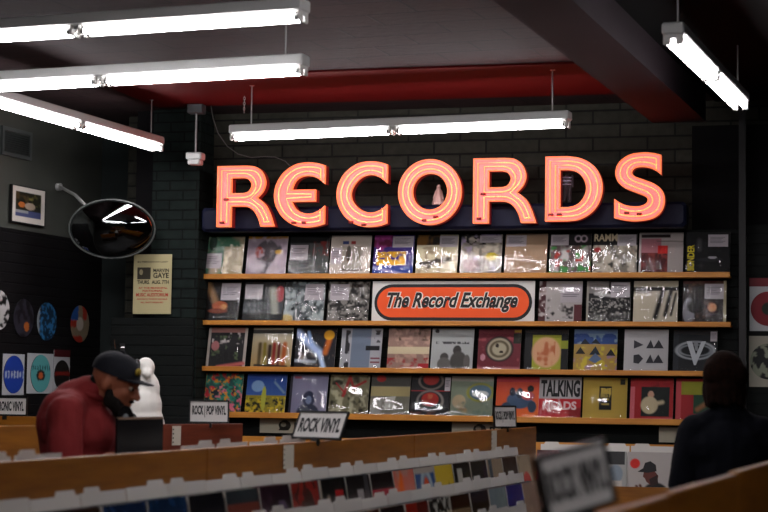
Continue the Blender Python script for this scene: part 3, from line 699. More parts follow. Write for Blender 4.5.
  (630, 674, 'red album with a white-clad figure before a dark green backdrop', [('bg', 'b01c24'), ('r', .26, .2, .92, .88, '18241f'), ('e', .48, .38, .07, .09, 'd0a890'), ('e', .45, .62, .2, .2, 'd0c4a4'), ('l', .5, .6, .75, .55, .05, 'd0c4a4'), ('l', 0, 1, 1, .96, .06, 'e08890'), ('n', 6, .6, .2, '8a141c', 77, (0, 0, 1, .2)), ('r', 0, .2, .1, 1, 'd07078')], None),
  (675.5, 720, 'red album with lime strip and green panel, partly behind the dark-haired person', [('bg', 'b02430'), ('r', .1, .06, 1, .36, 'a8a830'), ('r', .4, .36, 1, .8, '2a5a40'), ('l', .5, .7, .8, .5, .06, 'a87850'), ('r', 0, .06, .12, 1, 'c85860')], None)],
]
LEAN = 13.5
for ri, row in enumerate(ROWS):
    z0 = SHZ[ri][0]
    for (xa, xb, lab, ops, card) in row:
        yref = shelf_y[ri][0] - 18
        a = wl(xa + .6, yref, .07).x; b = wl(xb - .4, yref, .07).x
        cx = (a + b) / 2; wdt = min(.318, max(.29, (b - a)))
        jit = random.Random(int(xa) + ri).uniform(-1.2, 1.2)
        M = FW @ T((cx, -SD + .03, z0 + .008)) @ RZ(jit) @ RX(-LEAN)
        e = empty('vinyl_record', M, lab, 'vinyl record', 'records on the wall ledges')
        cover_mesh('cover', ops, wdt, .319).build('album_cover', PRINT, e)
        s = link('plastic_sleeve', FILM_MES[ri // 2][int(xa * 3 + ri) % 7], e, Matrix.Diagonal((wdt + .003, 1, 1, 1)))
        if card:
            u0, v0, u1, v1 = card
            c = link('price_card', CARD_ME, e, T((-wdt / 2 + wdt * (u0 + u1) / 2, -.0036, .315 * (1 - v1))) @ Matrix.Diagonal((wdt * (u1 - u0), 1, .315 * (v1 - v0), 1)))

# ------------------------------------------------ orange oval shop sign on the second ledge
a = wl(373.5, 300, .09); b = wl(535.5, 300, .09); z0 = SHZ[1][0]; z1 = wl(450, 281.5, .06).z
M = FW @ T(((a.x + b.x) / 2, -SD + .024, z0 + .001)) @ RX(-6)
w, h = b.x - a.x, z1 - z0
e = empty('shop_sign', M, 'white board with an orange oval reading The Record Exchange, on the second ledge', 'sign')
m = MB(); m.box(-w / 2, w / 2, -.004, .004, 0, h); m.build('board', WHITEC, e)
def stadium(cx, cz, hw, hh, n=14): return [(cx + hw - hh + hh * math.cos(R(-90 + 180 * i / n)), cz + hh * math.sin(R(-90 + 180 * i / n))) for i in range(n + 1)] + [(cx - hw + hh + hh * math.cos(R(90 + 180 * i / n)), cz + hh * math.sin(R(90 + 180 * i / n))) for i in range(n + 1)]
cz = h * .5
m = MB()
m.prism(stadium(0, cz, w * .486, h * .43), -.0055, -.004, lin('101010'))
m.prism(stadium(0, cz, w * .467, h * .352), -.0070, -.0050, lin('dc4c06'))
m.build('oval', PRINT, e)
m = MB()
tx0, tx1, tz0, tz1 = -w * .405, w * .40, cz - h * .235, cz + h * .235
put_text(m, 'The Record Exchange', tx0 - .004, tx1 + .004, tz0 - .003, tz1 + .004, -.0076, lin('e4ded2'), .085, .35)
put_text(m, 'The Record Exchange', tx0, tx1, tz0, tz1, -.0084, lin('141210'), .035, .35)
m.build('lettering', PRINT, e)

# ================================================================== BINS ALONG THE WALL
sa, sb = wl(240, 440, .4).x - .1, wl(790, 440, .4).x
BW = .62
zr = wl(600, 443.3, .36).z
m = empty('record_bin', FW @ T((0, -.03, 0)), 'long wooden record bin standing against the wall below the ledges', 'record bin')
I2 = T((0, .03, 0))
MB().box(sa, sb, -.38, -.36, .55, zr).build('back_rail', WOODB, m, I2)
zf = wl(640, 487, .66).z
MB().box(sa, sb, -.67, -.65, zf - .30, zf).build('front_board', WOOD, m, I2)
MB().box(sa, sb, -.65, -.38, zf - .28, zf - .26).build('bin_floor', WOODD, m, I2)
MB().box(sa, sb, -.62, -.06, 0, zf - .30).build('base_cabinet', WOODD, m, I2)
WB_covers = [
 (536, 580, 'dark red album with pale lettering, filed in the wall bin behind the blurred sign', [('bg', '4a1018'), ('n', 8, .6, .2, '8a2c34', 80), ('r', .5, 0, 1, .5, '2a181a')]),
 (582, 626, 'grey album with a small photograph, filed in the wall bin beside the blurred sign', [('bg', 'a8a8a4'), ('r', .5, 0, .95, .3, '3c3c3c'), ('e', .75, .5, .16, .2, '8a96a0'), ('r', .55, .65, .9, .9, 'c0b8b0')]),
 (628, 672, 'light grey album with a red dot and a man in a dark cap', [('bg', 'b0aaa6'), ('e', .16, .26, .11, .11, 'c8281c'), ('e', .62, .95, .3, .28, '141418'), ('P', [(.36, .42), (.58, .40), (.68, .52), (.66, .66), (.5, .72), (.42, .66), (.38, .58), (.34, .55)], '5a2820'), ('P', [(.22, .44), (.34, .36), (.38, .24), (.5, .2), (.62, .28), (.64, .42), (.44, .46)], '161418'), ('P', [(.48, .6), (.66, .5), (.68, .7), (.52, .76)], '24100e'), ('l', .2, .76, .3, .9, .03, '5a2820'), ('l', .28, .74, .36, .9, .03, '5a2820'), ('l', .12, .84, .3, .95, .03, '4a1c18')]),
 (674, 718, 'pale pinkish album filed in the wall bin behind the dark-haired person', [('bg', 'a89a98'), ('n', 6, .5, .3, 'b8aeaa', 82)])]
plain = MB(); plain.box(-.157, .157, -.003, .003, 0, .315, lin('8a8680')); 
PLAINS = []
for c in ('8a8680', '2c2a2c', '5a4a40', '3c4650', 'a09a90', '4a2424', '24303a'):
    PLAINS.append(MB().box(-.146, .146, -.003, .003, 0, .30, lin(c)).data('filed_record', PRINT))
dv = MB(); dv.box(-.153, .153, -.001, .001, 0, .335, lin('c8c4be')); dv.prism([(-.13, .335), (-.02, .335), (-.03, .352), (-.12, .352)], -.001, .001, lin('c8c4be'))
DIV_ME = [dv.data('divider_card', PRINT)]
dv = MB(); dv.box(-.153, .153, -.001, .001, 0, .333, lin('d0ccc6')); dv.prism([(.0, .333), (.13, .333), (.12, .35), (.01, .35)], -.001, .001, lin('d0ccc6'))
DIV_ME.append(dv.data('divider_card', PRINT))
zlp = wl(650, 452.5, .60).z - .305
for i, (xa, xb, lab, ops) in enumerate(WB_covers):
    cx = (wl(xa, 465, .62).x + wl(xb, 465, .62).x) / 2
    M = FW @ T((cx, -.625, zlp)) @ RX(-9)
    o = cover_mesh('c', ops, .31, .31).build('vinyl_record', PRINT, None, M)
    tag(o, lab, 'vinyl record', 'records in the wall bin')
    for k in range(5):
        q = link('vinyl_record', PLAINS[(i * 3 + k) % 7], None, FW @ T((cx + random.Random(k + i).uniform(-.012, .008), -.612 + .012 * k + .0, zlp)) @ RX(-9))
        tag(q, 'record filed behind a front album in the bin along the wall', 'vinyl record', 'records filed in the wall bin')
    q = link('divider_card', DIV_ME[i % 2], None, FW @ T((cx, -.49, zlp + .012)) @ RX(-9))
    tag(q, 'white divider card standing in the bin along the wall', 'divider card', 'white divider cards in the wall bin')

# cream boards low on the slatwall
def low_board(x0, x1, y0, y1, lab, mark=True):
    a = wl(x0, y0, .05); b = wl(x1, y1, .05)
    e = empty('name_board', FW @ T((a.x, -.052, b.z)), lab, 'sign')
    w, h = b.x - a.x, a.z - b.z
    MB().box(0, w, 0, .02, 0, h).build('board', mat('cream_board' + str(x0), 'b9b29c', rough=.5), e)
    if mark:
        m = MB(); cx = mark * w
        m.prism([(cx + .05 * math.cos(a_), h * .55 + .04 * math.sin(a_)) for a_ in [k * math.pi / 5 for k in range(10)]], -.0015, -.0003, lin('2a261e'))
        m.prism([(cx - .01 + .022 * math.cos(a_), h * .6 + .018 * math.sin(a_)) for a_ in [k * math.pi / 4 for k in range(8)]], -.0025, -.0012, lin('8a8470'))
        m.prism([(cx - .05, h * .2), (cx + .03, h * .2), (cx + .04, h * .4), (cx - .03, h * .45)], -.0015, -.0003, lin('2a261e'))
        m.build('emblem', PRINT, e)
        m = MB(); put_text(m, 'B', cx + .075, cx + .12, h * .25, h * .75, -.0015, lin('1c1a16'), .04); m.build('lettering', PRINT, e)
low_board(260, 308, 418.5, 433.6, 'cream board with dark emblem under the lowest ledge by the tilted ROCK VINYL sign', .52)
low_board(452, 500, 422.3, 438, 'cream board with round dark emblem half hidden behind the bin panel', .58)
low_board(659, 699, 426.6, 443, 'blank cream board under the lowest ledge beside the dark-haired person', 0)

# ================================================================== FREE-STANDING BINS
DEG = 70.7                                # local x runs away from the camera along the fixture
Z0 = 5.6
O1 = at(0, 462, Z0); PT = O1.z             # panel top height
F1 = frame(Vector((O1.x, O1.y, 0)), DEG); F1I = F1.inverted(); N1 = F1.to_3x3() @ Vector((0, -1, 0))
def t1(px, off, py=480): return (F1I @ hit(px, py, Vector((O1.x, O1.y, 0)) + N1 * off, N1)).x
tE = t1(536, 0)
joints = [t1(207, 0) - (t1(414, 0) - t1(207, 0)), t1(207, 0), t1(414, 0), tE]
ROWD = [.04, .37, .70]                     # back of each tier
ROWZ = [EYE - .365 - .318, EYE - .46 - .318, EYE - .54 - .318]
unit_lab = ['end section in front of the man in the cap', 'middle one with the tilted ROCK VINYL sign', 'far one, carrying the small ROCK POP VINYL sign']
for i in range(3):
    a, b = joints[i] + .004, joints[i + 1] - .004
    e = empty('record_bin', F1 @ T(((a + b) / 2, 0, 0)), 'orange wooden double-sided record bin, ' + unit_lab[i], 'record bin', 'stepped wooden record bins')
    Q = T((-(a + b) / 2, 0, 0))
    m = MB(); m.bbox(a, b, 0, .022, .62, PT, .002); m.build('back_panel', WOOD, e, Q)
    for k in range(3):
        d0, d1 = ROWD[k], ROWD[k] + .32
        m = MB(); m.box(a, b, -d1, -d0, ROWZ[k] - .02, ROWZ[k]); m.box(a, b, -d0, -d0 + .01, ROWZ[k] - .05, ROWZ[k] + .10)
        m.build('tier', WOODD, e, Q)
    m = MB(); m.box(a, b, -1.045, -1.025, .45, ROWZ[2] + .12); m.build('front_board', WOOD, e, Q)
    m = MB(); m.box(a, b, -.98, .40, .0, ROWZ[2] - .05); m.build('base_cabinet', WOODD, e, Q)
    m = MB(); m.box(a, b, .03, .40, .845, .865); m.box(a, b, .40, .42, .45, .98); m.build('rear_bin', WOOD, e, Q)

def slot(idx, tier, tcx, ops, lab, grp_lab, n_behind=3, front=True):
    d0 = ROWD[tier]; z = ROWZ[tier] + .001; rg = random.Random(idx * 7 + tier)
    lean = 10
    fy = -(d0 + .24)
    if front:
        M = F1 @ T((tcx, fy, z)) @ RX(-lean)
        o = cover_mesh('c', ops, .292, .30, n=28).build('vinyl_record', PRINTG, None, M)
        tag(o, lab, 'vinyl record', 'front records of the stepped bins')
    for k in range(n_behind):
        q = link('vinyl_record', rg.choice(PLAINS), None, F1 @ T((tcx + rg.uniform(-.004, .004), fy + .014 + .014 * k, z)) @ RX(-lean))
        tag(q, grp_lab, 'vinyl record', 'records filed in tier %s' % ('one', 'two', 'three')[tier])
    q = link('divider_card', DIV_ME[idx % 2], None, F1 @ T((tcx, fy + .02 + .014 * n_behind + .012, z + .001 + rg.uniform(0, .007))) @ RX(-lean + 1))
    tag(q, 'white divider card behind the records in the %s tier of the stepped bins' % ('highest', 'middle', 'lowest')[tier], 'divider card', 'white divider cards, %s tier' % ('highest', 'middle', 'lowest')[tier])

def gen(bg, *ops): return [('bg', bg)] + list(ops)
T1 = [ # px of cover left edge, description, ops
 (20, 'dull red', gen('4a1c1c', ('n', 6, .5, .3, '2c1414', 90))),
 (58, 'brown', gen('3a2c24', ('n', 6, .5, .3, '5a4030', 91))),
 (100, 'blue-banded', gen('1c3050', ('n', 5, .5, .3, '2c4a70', 92))),
 (130, 'deep blue', gen('16304e', ('n', 5, .5, .3, '24486c', 93))),
 (168, 'black and violet', gen('16161e', ('e', .6, .5, .2, .2, '3a2c4a'))),
 (205, 'salmon and grey', gen('7a4034', ('r', 0, 0, 1, .15, '3a4044'), ('e', .5, .6, .3, .25, '9a5040'))),
 (236, 'plum', gen('2c1824', ('n', 6, .6, .2, '4a3040', 94), ('e', .7, .3, .16, .1, '6a5a70'))),
 (270, 'brick red', gen('8a3028', ('e', .6, .4, .2, .3, '4a3028'), ('n', 6, .6, .2, '5a2420', 95))),
 (303, 'black, with a white figure and red patch', gen('121012', ('l', .3, .3, .4, .9, .07, 'b8a898'), ('r', .58, .15, .92, .5, 'a81c20'), ('r', 0, 0, .04, 1, 'a09a8c'))),
 (335, 'black, with a small pale square', gen('1c181c', ('r', .42, .2, .68, .5, 'a09c9c'), ('r', .75, .0, .95, .5, '4a484c'), ('e', .7, .75, .06, .06, 'b0a8a8'))),
 (362, 'black topped crimson', gen('a01c38', ('r', 0, 0, 1, .25, '180c12'), ('e', .5, .85, .08, .08, 'c8a8a8'), ('e', .82, .5, .05, .08, 'c8a8a8'))),
 (389, 'pink and orange', gen('c87868', ('l', .3, .1, .35, .9, .14, 'e07020'), ('n', 5, .5, .3, 'b88c80', 96))),
 (411, 'blue with an orange flame', gen('3a5a88', ('e', .55, .55, .2, .4, 'c8582c'), ('o', .55, .55, .3, .5, .2, 'a8b8c0'), ('r', 0, 0, 1, .08, 'b0a8a0'))),
 (433, 'bright yellow with black marks', gen('c8b03c', ('l', .5, .4, .58, .75, .05, '241c0c'), ('l', .72, .35, .8, .8, .05, '241c0c'), ('l', .4, .8, .6, .75, .04, '241c0c'))),
 (456, 'black and white', gen('1a1c1a', ('r', .2, .1, .5, .9, 'b0b0a8'), ('e', .75, .5, .15, .3, '5c5c3c'))),
 (478, 'dark green', gen('1c2620', ('e', .45, .6, .25, .3, '4a7058'), ('r', .75, .1, .95, .9, '3a2440'))),
 (498, 'pale beige', gen('9c8c78', ('e', .6, .6, .25, .3, 'b8a088'), ('r', .1, 0, .3, 1, '58646c'))),
 (514, 'dark red and cream', gen('2a181a', ('e', .5, .7, .3, .3, 'a89480'), ('r', .5, .4, 1, .6, '8a1c1c'))),
 (525, 'cream with a red dot', gen('b4a48c', ('e', .55, .5, .3, .18, 'b82418'), ('n', 5, .6, .2, '9c9078', 97)))]
T2 = [
 (290, 'dusty green', gen('34443a', ('n', 6, .5, .3, '54644c', 120))),
 (312, 'wine coloured', gen('3c1420', ('e', .5, .5, .25, .3, '6a3038'))),
 (333, 'tan and blue', gen('8a7444', ('e', .6, .5, .3, .3, '3a78b8'))),
 (353, 'bright blue', gen('2c5c98', ('n', 5, .5, .2, '5c98d0', 98))),
 (385, 'rusty brown', gen('5a3428', ('n', 7, .5, .2, '8a6048', 99))),
 (408, 'dark brown', gen('241a1c', ('n', 7, .6, .2, '4a3030', 100))),
 (428, 'vermilion', gen('9a2c1c', ('r', .5, 0, 1, 1, '6a2018'))),
 (444, 'black with white scribbles', gen('22221f', ('n', 9, .55, .1, 'b4b4ac', 101))),
 (462, 'brown figure on cream', gen('7a6850', ('r', 0, 0, 1, .2, '3a1c10'), ('e', .5, .6, .25, .3, 'a88868'))),
 (480, 'black with a golden face', gen('2c2420', ('e', .5, .6, .25, .25, 'b8943c'), ('r', 0, 0, 1, .15, '34303c'))),
 (497, 'pale blue-grey', gen('84949a', ('n', 4, .5, .3, '94a4a8', 102))),
 (516, 'royal blue', gen('1c2c84', ('e', .6, .6, .2, .2, '3850b0'))),
 (529, 'pinkish beige', gen('a08c80', ('n', 4, .5, .3, 'b09c8c', 103)))]
T3 = [(486, 'black with grey curve', gen('1c1c1e', ('e', .5, .5, .3, .3, '5a4a44'))), (505, 'bone white', gen('8a8480')), (520, 'dark slate', gen('1c242c', ('e', .6, .4, .3, .2, '344858'))), (533, 'charcoal', gen('1a1a1c', ('n', 5, .5, .2, '34302c', 104)))]
for tier, (lst, w) in enumerate(((T1, 'highest'), (T2, 'middle'), (T3, 'lowest'))):
    off = ROWD[tier] + .22
    last = -99
    ts = [t1(px, off, 490) for px, _, _ in lst]
    # even pitch fitted through the measured edges
    n = len(ts); k = np.arange(n); p = .33
    t0 = np.mean([ts[i] - p * i for i in range(n)])
    slope = (ts[-1] - ts[0]) / (n - 1)
    p = .312
    print('TIER', tier, 'pitch', slope, 'ends', ts[0], ts[-1], 'panel end', tE)
    for i, (px, ds, ops) in enumerate(lst):
        tcx = ts[-1] - p * (n - 1 - i) + (.06 if tier == 0 else .12)
        if tcx < -.9 or tcx > tE - .15: continue
        slot(i, tier, tcx, ops, '%s front album, %s tier of the stepped bins' % (ds, w), 'record filed behind a front album in the %s tier of the stepped bins' % w)

# rear side of the same fixture: divider cards peeping over the panel
rear = []
for a, b in ((-.75, t1(38, -.15, 455)), (t1(168, -.15, 445), t1(300, -.15, 440))):
    x = a + .16
    while x < b:
        rear.append(x); x += .33
for i, x in enumerate(rear):
    q = link('divider_card', DIV_ME[(i + 1) % 2], None, T((0, 0, 0)) @ F1 @ T((x, .12, 1.237 - .345 - .012)) @ RX(4))
    tag(q, 'white divider card peeping over the panel from the rear side of the stepped bins', 'divider card', 'white divider cards on the rear side')
    for k in range(4):
        q = link('vinyl_record', PLAINS[(i * 2 + k) % 7], None, F1 @ T((x, .135 + .014 * k, .872)) @ RX(4))
        tag(q, 'record filed on the rear side of the stepped bins', 'vinyl record', 'records filed on the rear side')

# paper tags on the panels
def paper_tag(M, w, h, lab):
    m = MB(); m.box(-w / 2, w / 2, -.001, 0, 0, h, lin('c8c2b2'))
    for k in range(4): m.box(-w / 2 + .003, -w / 2 + .012, -.0016, -.001, h * (.12 + .22 * k), h * (.2 + .22 * k), lin('3a3630'))
    tag(m.build('paper_tag', PRINT, None, M), lab, 'paper tag')
x = t1(288, 0, 450); paper_tag(F1 @ T((x, -.003, PT - .108)), .115, .10, 'white paper tag on the bin panel beside the tilted ROCK VINYL sign')
x = t1(493.5, 0, 440); paper_tag(F1 @ T((x, -.003, PT - .125)), .115, .12, 'white paper tag on the panel just below the far ROCK POP VINYL sign')

# second fixture behind the man (reddish), third one further off
pB0 = at(-10, 426.3, 9.0); pB1 = at(243, 423.2, 10.36)
def back_fixture(p0, p1, mats, lab, zt, splits=(0, 1)):
    dx = p1 - p0; deg = math.degrees(math.atan2(dx.y, dx.x)); Lg = math.hypot(dx.x, dx.y)
    fr = frame(Vector((p0.x, p0.y, 0)), deg)
    e = empty('record_bin', fr, lab, 'record bin')
    for i in range(len(splits) - 1):
        MB().bbox(splits[i] * Lg, splits[i + 1] * Lg, 0, .022, .62, zt, .002).build('back_panel', mats[i], e)
    MB().box(0, Lg, -.36, -.34, .45, .98).build('front_board', WOOD, e)
    MB().box(0, Lg, -.34, 0, .72, .74).build('bin_floor', WOODD, e)
    MB().box(0, Lg, -.32, .3, 0, .62).build('base_cabinet', WOODD, e)
    return fr, Lg
zB = (pB0.z + pB1.z) / 2
FBk, LB = back_fixture(pB0, pB1, [WOOD, WOODR], 'dark red panelled record bin under the ROCK POP VINYL sign behind the man', zB, (0, .52, 1))
pC0 = at(-40, 416.5, 11.6); pC1 = at(118, 417, 11.2)
FCk, LC = back_fixture(pC0, pC1, [WOOD], 'orange wooden record bin under the slipmats on the side wall', (pC0.z + pC1.z) / 2)
q = FBk.inverted() @ at(178.5, 440, 9.95)
paper_tag(FBk @ T((q.x, -.003, zB - .115)), .065, .105, 'white paper tag with dark marks on the dark red panel')

# near fixture at the bottom corner, seen from its plain side
P2 = at(690, 487.5, 4.1)
F2 = frame(Vector((P2.x, P2.y, 0)), DEG); F2I = F2.inverted(); N2 = F2.to_3x3() @ Vector((0, -1, 0))
def t2(px, py=480, off=0): return (F2I @ hit(px, py, Vector((P2.x, P2.y, 0)) + N2 * off, N2)).x
js = [t2(600) - 1.6, t2(672), t2(738), t2(738) + 1.2]
j_l = ['nearest pale section, cut by the picture edge below the blurred sign', 'middle section between two joints, below the dark-haired person', 'section beyond the joint at the dark-haired person']
for i in range(3):
    a, b = js[i] + .002, js[i + 1] - .002
    e = empty('record_bin', F2 @ T(((a + b) / 2, 0, 0)), 'blurred orange wooden bin along the aisle, ' + ['front section topped by the blurred sign', 'middle section with a dark joint', 'far section beside the dark-haired person'][i], 'record bin', 'aisle bins near the dark-haired person')
    Q = T((-(a + b) / 2, 0, 0))
    MB().bbox(a, b, 0, .026, .5, P2.z + .006 * (i - 1), .003).build('back_panel', WOOD, e, Q)
    MB().box(a, b, -.36, -.001, .70, .72).build('bin_floor', WOODD, e, Q)
    MB().box(a, b, -.38, -.36, .45, .92).build('front_board', WOOD, e, Q)
    MB().box(a, b, -.33, .18, 0, .45).build('base_cabinet', WOODD, e, Q)

# ================================================================== CATEGORY SIGNS ON THE BINS
def cat_sign(M, txt, w, h, lab, stem=.05):
    e = empty('category_sign', M, lab, 'sign', 'clip-on category signs')
    m = MB(); t = .008
    for (x0, x1, z0, z1) in ((-w / 2, w / 2, 0, t), (-w / 2, w / 2, h - t, h), (-w / 2, -w / 2 + t, t, h - t), (w / 2 - t, w / 2, t, h - t)):
        m.box(x0, x1, -.006, .006, z0, z1)
    m.build('frame', BLACKP, e)
    MB().box(-w / 2 + t, w / 2 - t, -.002, .002, t, h - t).build('sign_card', WHITEC, e)
    m = MB(); put_text(m, txt, -w * .42, w * .42, h * .24, h * .76, -.0032, lin('1a1a1e'), .042); m.build('lettering', PRINT, e)
    m = MB(); m.box(-.014, .014, -.004, .006, -stem, .002); m.box(-.018, .018, -.012, .014, -stem - .006, -stem + .02); m.build('clip', BLACKP, e)
    return e
x = t1(318, 0, 440)
cat_sign(F1 @ T((x, .011, PT + .008)) @ RZ(-DEG - 32) @ RX(-30), 'ROCK VINYL', .265, .142, 'tilted framed ROCK VINYL sign clipped on the middle stepped bin', .02)
x = t1(507, 0, 430)
cat_sign(F1 @ T((x, .011, PT + .006)) @ RZ(-DEG + 43) @ RX(-4), 'ROCK | POP VINYL', .20, .135, 'framed ROCK POP VINYL sign on the far stepped bin by the lowest ledge', .02)
q = FBk.inverted() @ at(202.5, 424, 10.2)
cat_sign(FBk @ T((q.x, .011, zB + .004)) @ RZ(-math.degrees(FBk.to_euler().z) - 2) @ RX(-3), 'ROCK | POP VINYL', .225, .128, 'ROCK POP VINYL sign standing on the dark red bin panel', .02)
q = FCk.inverted() @ at(-3, 415, 11.4)
cat_sign(FCk @ T((q.x, .011, (pC0.z + pC1.z) / 2 + .004)) @ RZ(4), 'ELECTRONIC VINYL', .30, .118, 'sign ending in NIC VINYL, cut off by the picture edge, under the slipmats', .02)
x = t2(590, 510)
cat_sign(F2 @ T((x, .013, P2.z + .004)) @ RZ(-DEG + 44) @ RX(-8) @ RY(-9), 'ROCK VINYL', .19, .115, 'large blurred ROCK VINYL sign close to the viewer, at the bottom edge', .02)

# ================================================================== THINGS ON THE WALLS
# concert poster
a = wl(134.3, 254.5, .33); b = wl(171, 314, .33)
w, h = b.x - a.x, a.z - b.z
m = MB(); m.box(0, w, 0, .004, 0, h, lin('b8ae84'))
m.prism([(w * .1, h * .58), (w * .45, h * .58), (w * .45, h * .78), (w * .1, h * .78)], -.001, -.0002, lin('3a362a'))
m.prism([(w * .2 + .05 * w * math.cos(k * math.pi / 4), h * .7 + .05 * h * math.sin(k * math.pi / 4)) for k in range(8)], -.0016, -.0008, lin('9a9070'))
dk, rd = lin('1c1a14'), lin('a82418')
for txt, x0, x1, z0, z1, c in (('IN PERSON AT LAST', .1, .9, .86, .885, dk), ('MARVIN', .52, .93, .70, .76, dk), ('GAYE', .52, .93, .60, .69, dk), ('THURS.  AUG. 7TH', .1, .93, .50, .565, dk), ('AT THE MUNICIPAL', .14, .9, .42, .45, rd), ('NATIONAL', .25, .78, .37, .405, rd), ('MUSIC AUDITORIUM', .08, .92, .29, .35, rd), ('ADVANCE TICKETS ON SALE', .1, .9, .235, .26, rd), ('ALL SEATS RESERVED', .2, .8, .18, .205, rd)):
    put_text(m, txt, w * x0, w * x1, h * z0, h * z1, -.0012, c, .03)
tag(m.build('concert_poster', PRINT, None, FW @ T((a.x, -.335, b.z))), 'yellowed concert poster with black and red lettering on the brick pier', 'poster')

# framed picture on the side wall
a = ll(12, 184, .03); b = ll(45, 224, .03)
w = b.x - a.x; zc1 = ll(12, 184, .03).z; zc0 = ll(12, 222, .03).z; h = zc1 - zc0
e = empty('framed_picture', FL @ T((a.x, -.022, zc0)), 'small framed colour photograph with white mount high on the side wall', 'picture')
m = MB()
for (x0, x1, z0, z1) in ((0, w, 0, .01), (0, w, h - .004, h), (0, .01, .01, h - .004), (w - .004, w, .01, h - .004)): m.box(x0, x1, -.012, .012, z0, z1)
m.build('picture_frame', BLACKP, e)
o = cover_mesh('c', [('bg', 'ded8d0'), ('r', .12, .14, .88, .84, '2c2c20'), ('n', 7, .5, .2, '8a8450', 110, (.5, .14, .88, .5)), ('n', 7, .5, .2, '5a4c34', 111, (.12, .14, .5, .5)), ('e', .3, .5, .1, .08, 'c07840'), ('e', .55, .52, .16, .1, 'b8a898'), ('r', .12, .66, .88, .84, '58608a'), ('r', .12, .66, .5, .74, 'a0a4a8')], w - .014, h - .014, .004, n=40).build('photo_print', PRINT, e, T((w / 2 + .003, -.002, .01)))

# wall vent
a = ll(3, 126, .02); b = ll(32, 158, .02); zt_, zb_ = ll(10, 127, .02).z, ll(10, 156, .02).z
e = empty('wall_vent', FL @ T((a.x, -.012, zb_)), 'dull grey metal vent plate near the top of the side wall', 'vent')
w, h = b.x - a.x, zt_ - zb_
mat('vent_paint', '4a4f4e', rough=.5); mat('vent_dark', '2c3231', rough=.5)
m = MB()
for (x0, x1, z0, z1) in ((0, w, 0, .03), (0, w, h - .03, h), (0, .03, .03, h - .03), (w - .03, w, .03, h - .03)): m.box(x0, x1, -.008, .011, z0, z1)
m.build('frame', MATS['vent_paint'], e)
m = MB()
for k in range(9): m.box(.03, w - .03, -.003, .008, .035 + (h - .07) * k / 9, .035 + (h - .07) * (k + .75) / 9)
m.build('grille', MATS['vent_dark'], e)

# convex security mirror on a bracket
mat('mirror_face', '75797a', rough=.04, metal=1.0); mat('mirror_rim', '4c504e', rough=.45)
MC = at(112, 229, 13.55)
Mm = T(MC) @ RZ(8) @ RX(-38)         # local -y looks into the room, tipped downward
Mm = T(MC) @ RZ(6) @ RX(14)
e = empty('convex_mirror', Mm, 'dark round convex security mirror tipped down from a wall bracket', 'mirror')
rad = .318
OV = Matrix.Diagonal((1, 1, .70, 1))
cap = MB(); ring = []
prof = [(rad * math.sin(t_) / math.sin(.62), -(math.cos(t_) - math.cos(.62)) * rad / math.sin(.62)) for t_ in [.62 * k / 12 for k in range(13)][::-1]]
cap.lathe([(max(r_, .0015), z_) for r_, z_ in prof], 40, RX(-90) @ Matrix.Diagonal((1, 1, 1, 1)))
# lathe axis z -> local y ; dome bulges to -y
cap2 = MB(); cap2.lathe([(max(r_, .0015), -z_) for r_, z_ in prof], 40, OV @ RX(90))
o = cap2.build('mirror_face', MATS['mirror_face'], e, smooth=True)
rm = MB(); rm.tube([(rad * math.cos(k * math.pi / 24), .0, .70 * rad * math.sin(k * math.pi / 24)) for k in range(48)], .0075, 8, closed=True); rm.build('rim', MATS['mirror_rim'], e, smooth=True)
bk = MB(); bk.lathe([(rad * .97, 0), (rad * .8, .05), (.06, .08), (.05, .10)], 32, OV @ RX(-90)); bk.build('backing', BLACKP, e, smooth=True)
wp = FL @ ll(57, 187, .0); Mi = Mm.inverted()
br = MB(); br.tube([Mi @ (wp + NL * .03), Mi @ at(75, 195, 13.9), Vector((-rad * .62, .03, rad * .52))], .013, 8)
br.tube([Mi @ wp, Mi @ (wp + NL * .035)], .03, 12); br.build('bracket', HOUSING, e)

# slipmats hanging on the slatwall at the side
def disc(x, z, r, D, col, n=40): return [(x + r * math.cos(2 * math.pi * k / n), z + r * math.sin(2 * math.pi * k / n)) for k in range(n)]
def art_disc(name, r, fn, lab, M, thick=.006, edge=None):
    mb = MB(); nr, na = 12, 44; vs = []; cs = []
    for i in range(nr + 1):
        for k in range(na):
            a_ = 2 * math.pi * k / na; rr = r * i / nr
            vs.append((rr * math.cos(a_), -thick, rr * math.sin(a_))); cs.append(lin(fn(rr / r * math.cos(a_), rr / r * math.sin(a_))))
    fs = [(i * na + k, i * na + (k + 1) % na, (i + 1) * na + (k + 1) % na, (i + 1) * na + k) for i in range(nr) for k in range(na)]
    mb.add(vs, fs, np.array(cs))
    mb.prism(disc(0, 0, r, 0, None, na), -thick + .0002, 0, lin(edge or '202020'))
    return mb
def nz(seed, cells=8):
    g = vnoise(64, cells, seed)
    return lambda u, v: g[int((v + 1) * 31.4), int((u + 1) * 31.4)]
n1, n2, n3, n4 = nz(5, 9), nz(6, 8), nz(7, 14), nz(8, 4)
mats_up = [
 (0, 310, 20, lambda u, v: 'b8b8b8' if n1(u, v) > .45 else '121212', 'black and white splattered slipmat cut off at the edge of the picture'),
 (25, 318, 19, lambda u, v: ('b06028' if (u - .3) ** 2 + (v + .45) ** 2 < .06 else ('2c2a34' if n2(u, v) > .5 else '18161a')), 'dark slipmat with a small orange glow, hanging beside the splattered one'),
 (48, 321.5, 19, lambda u, v: ('2c6a98' if n3(u, v) > .6 else '0e2238') if u > -.75 else '8a9094', 'navy slipmat speckled with blue and a pale edge'),
 (81, 324, 18.5, lambda u, v: ('2858a0' if u < -.2 and v > .2 else ('c8beb0' if u * u + v * v < .12 else ('a83020' if n4(u, v) > .6 else '8a7c64'))), 'multicoloured slipmat in blue, red, tan and white, next to the corner')]
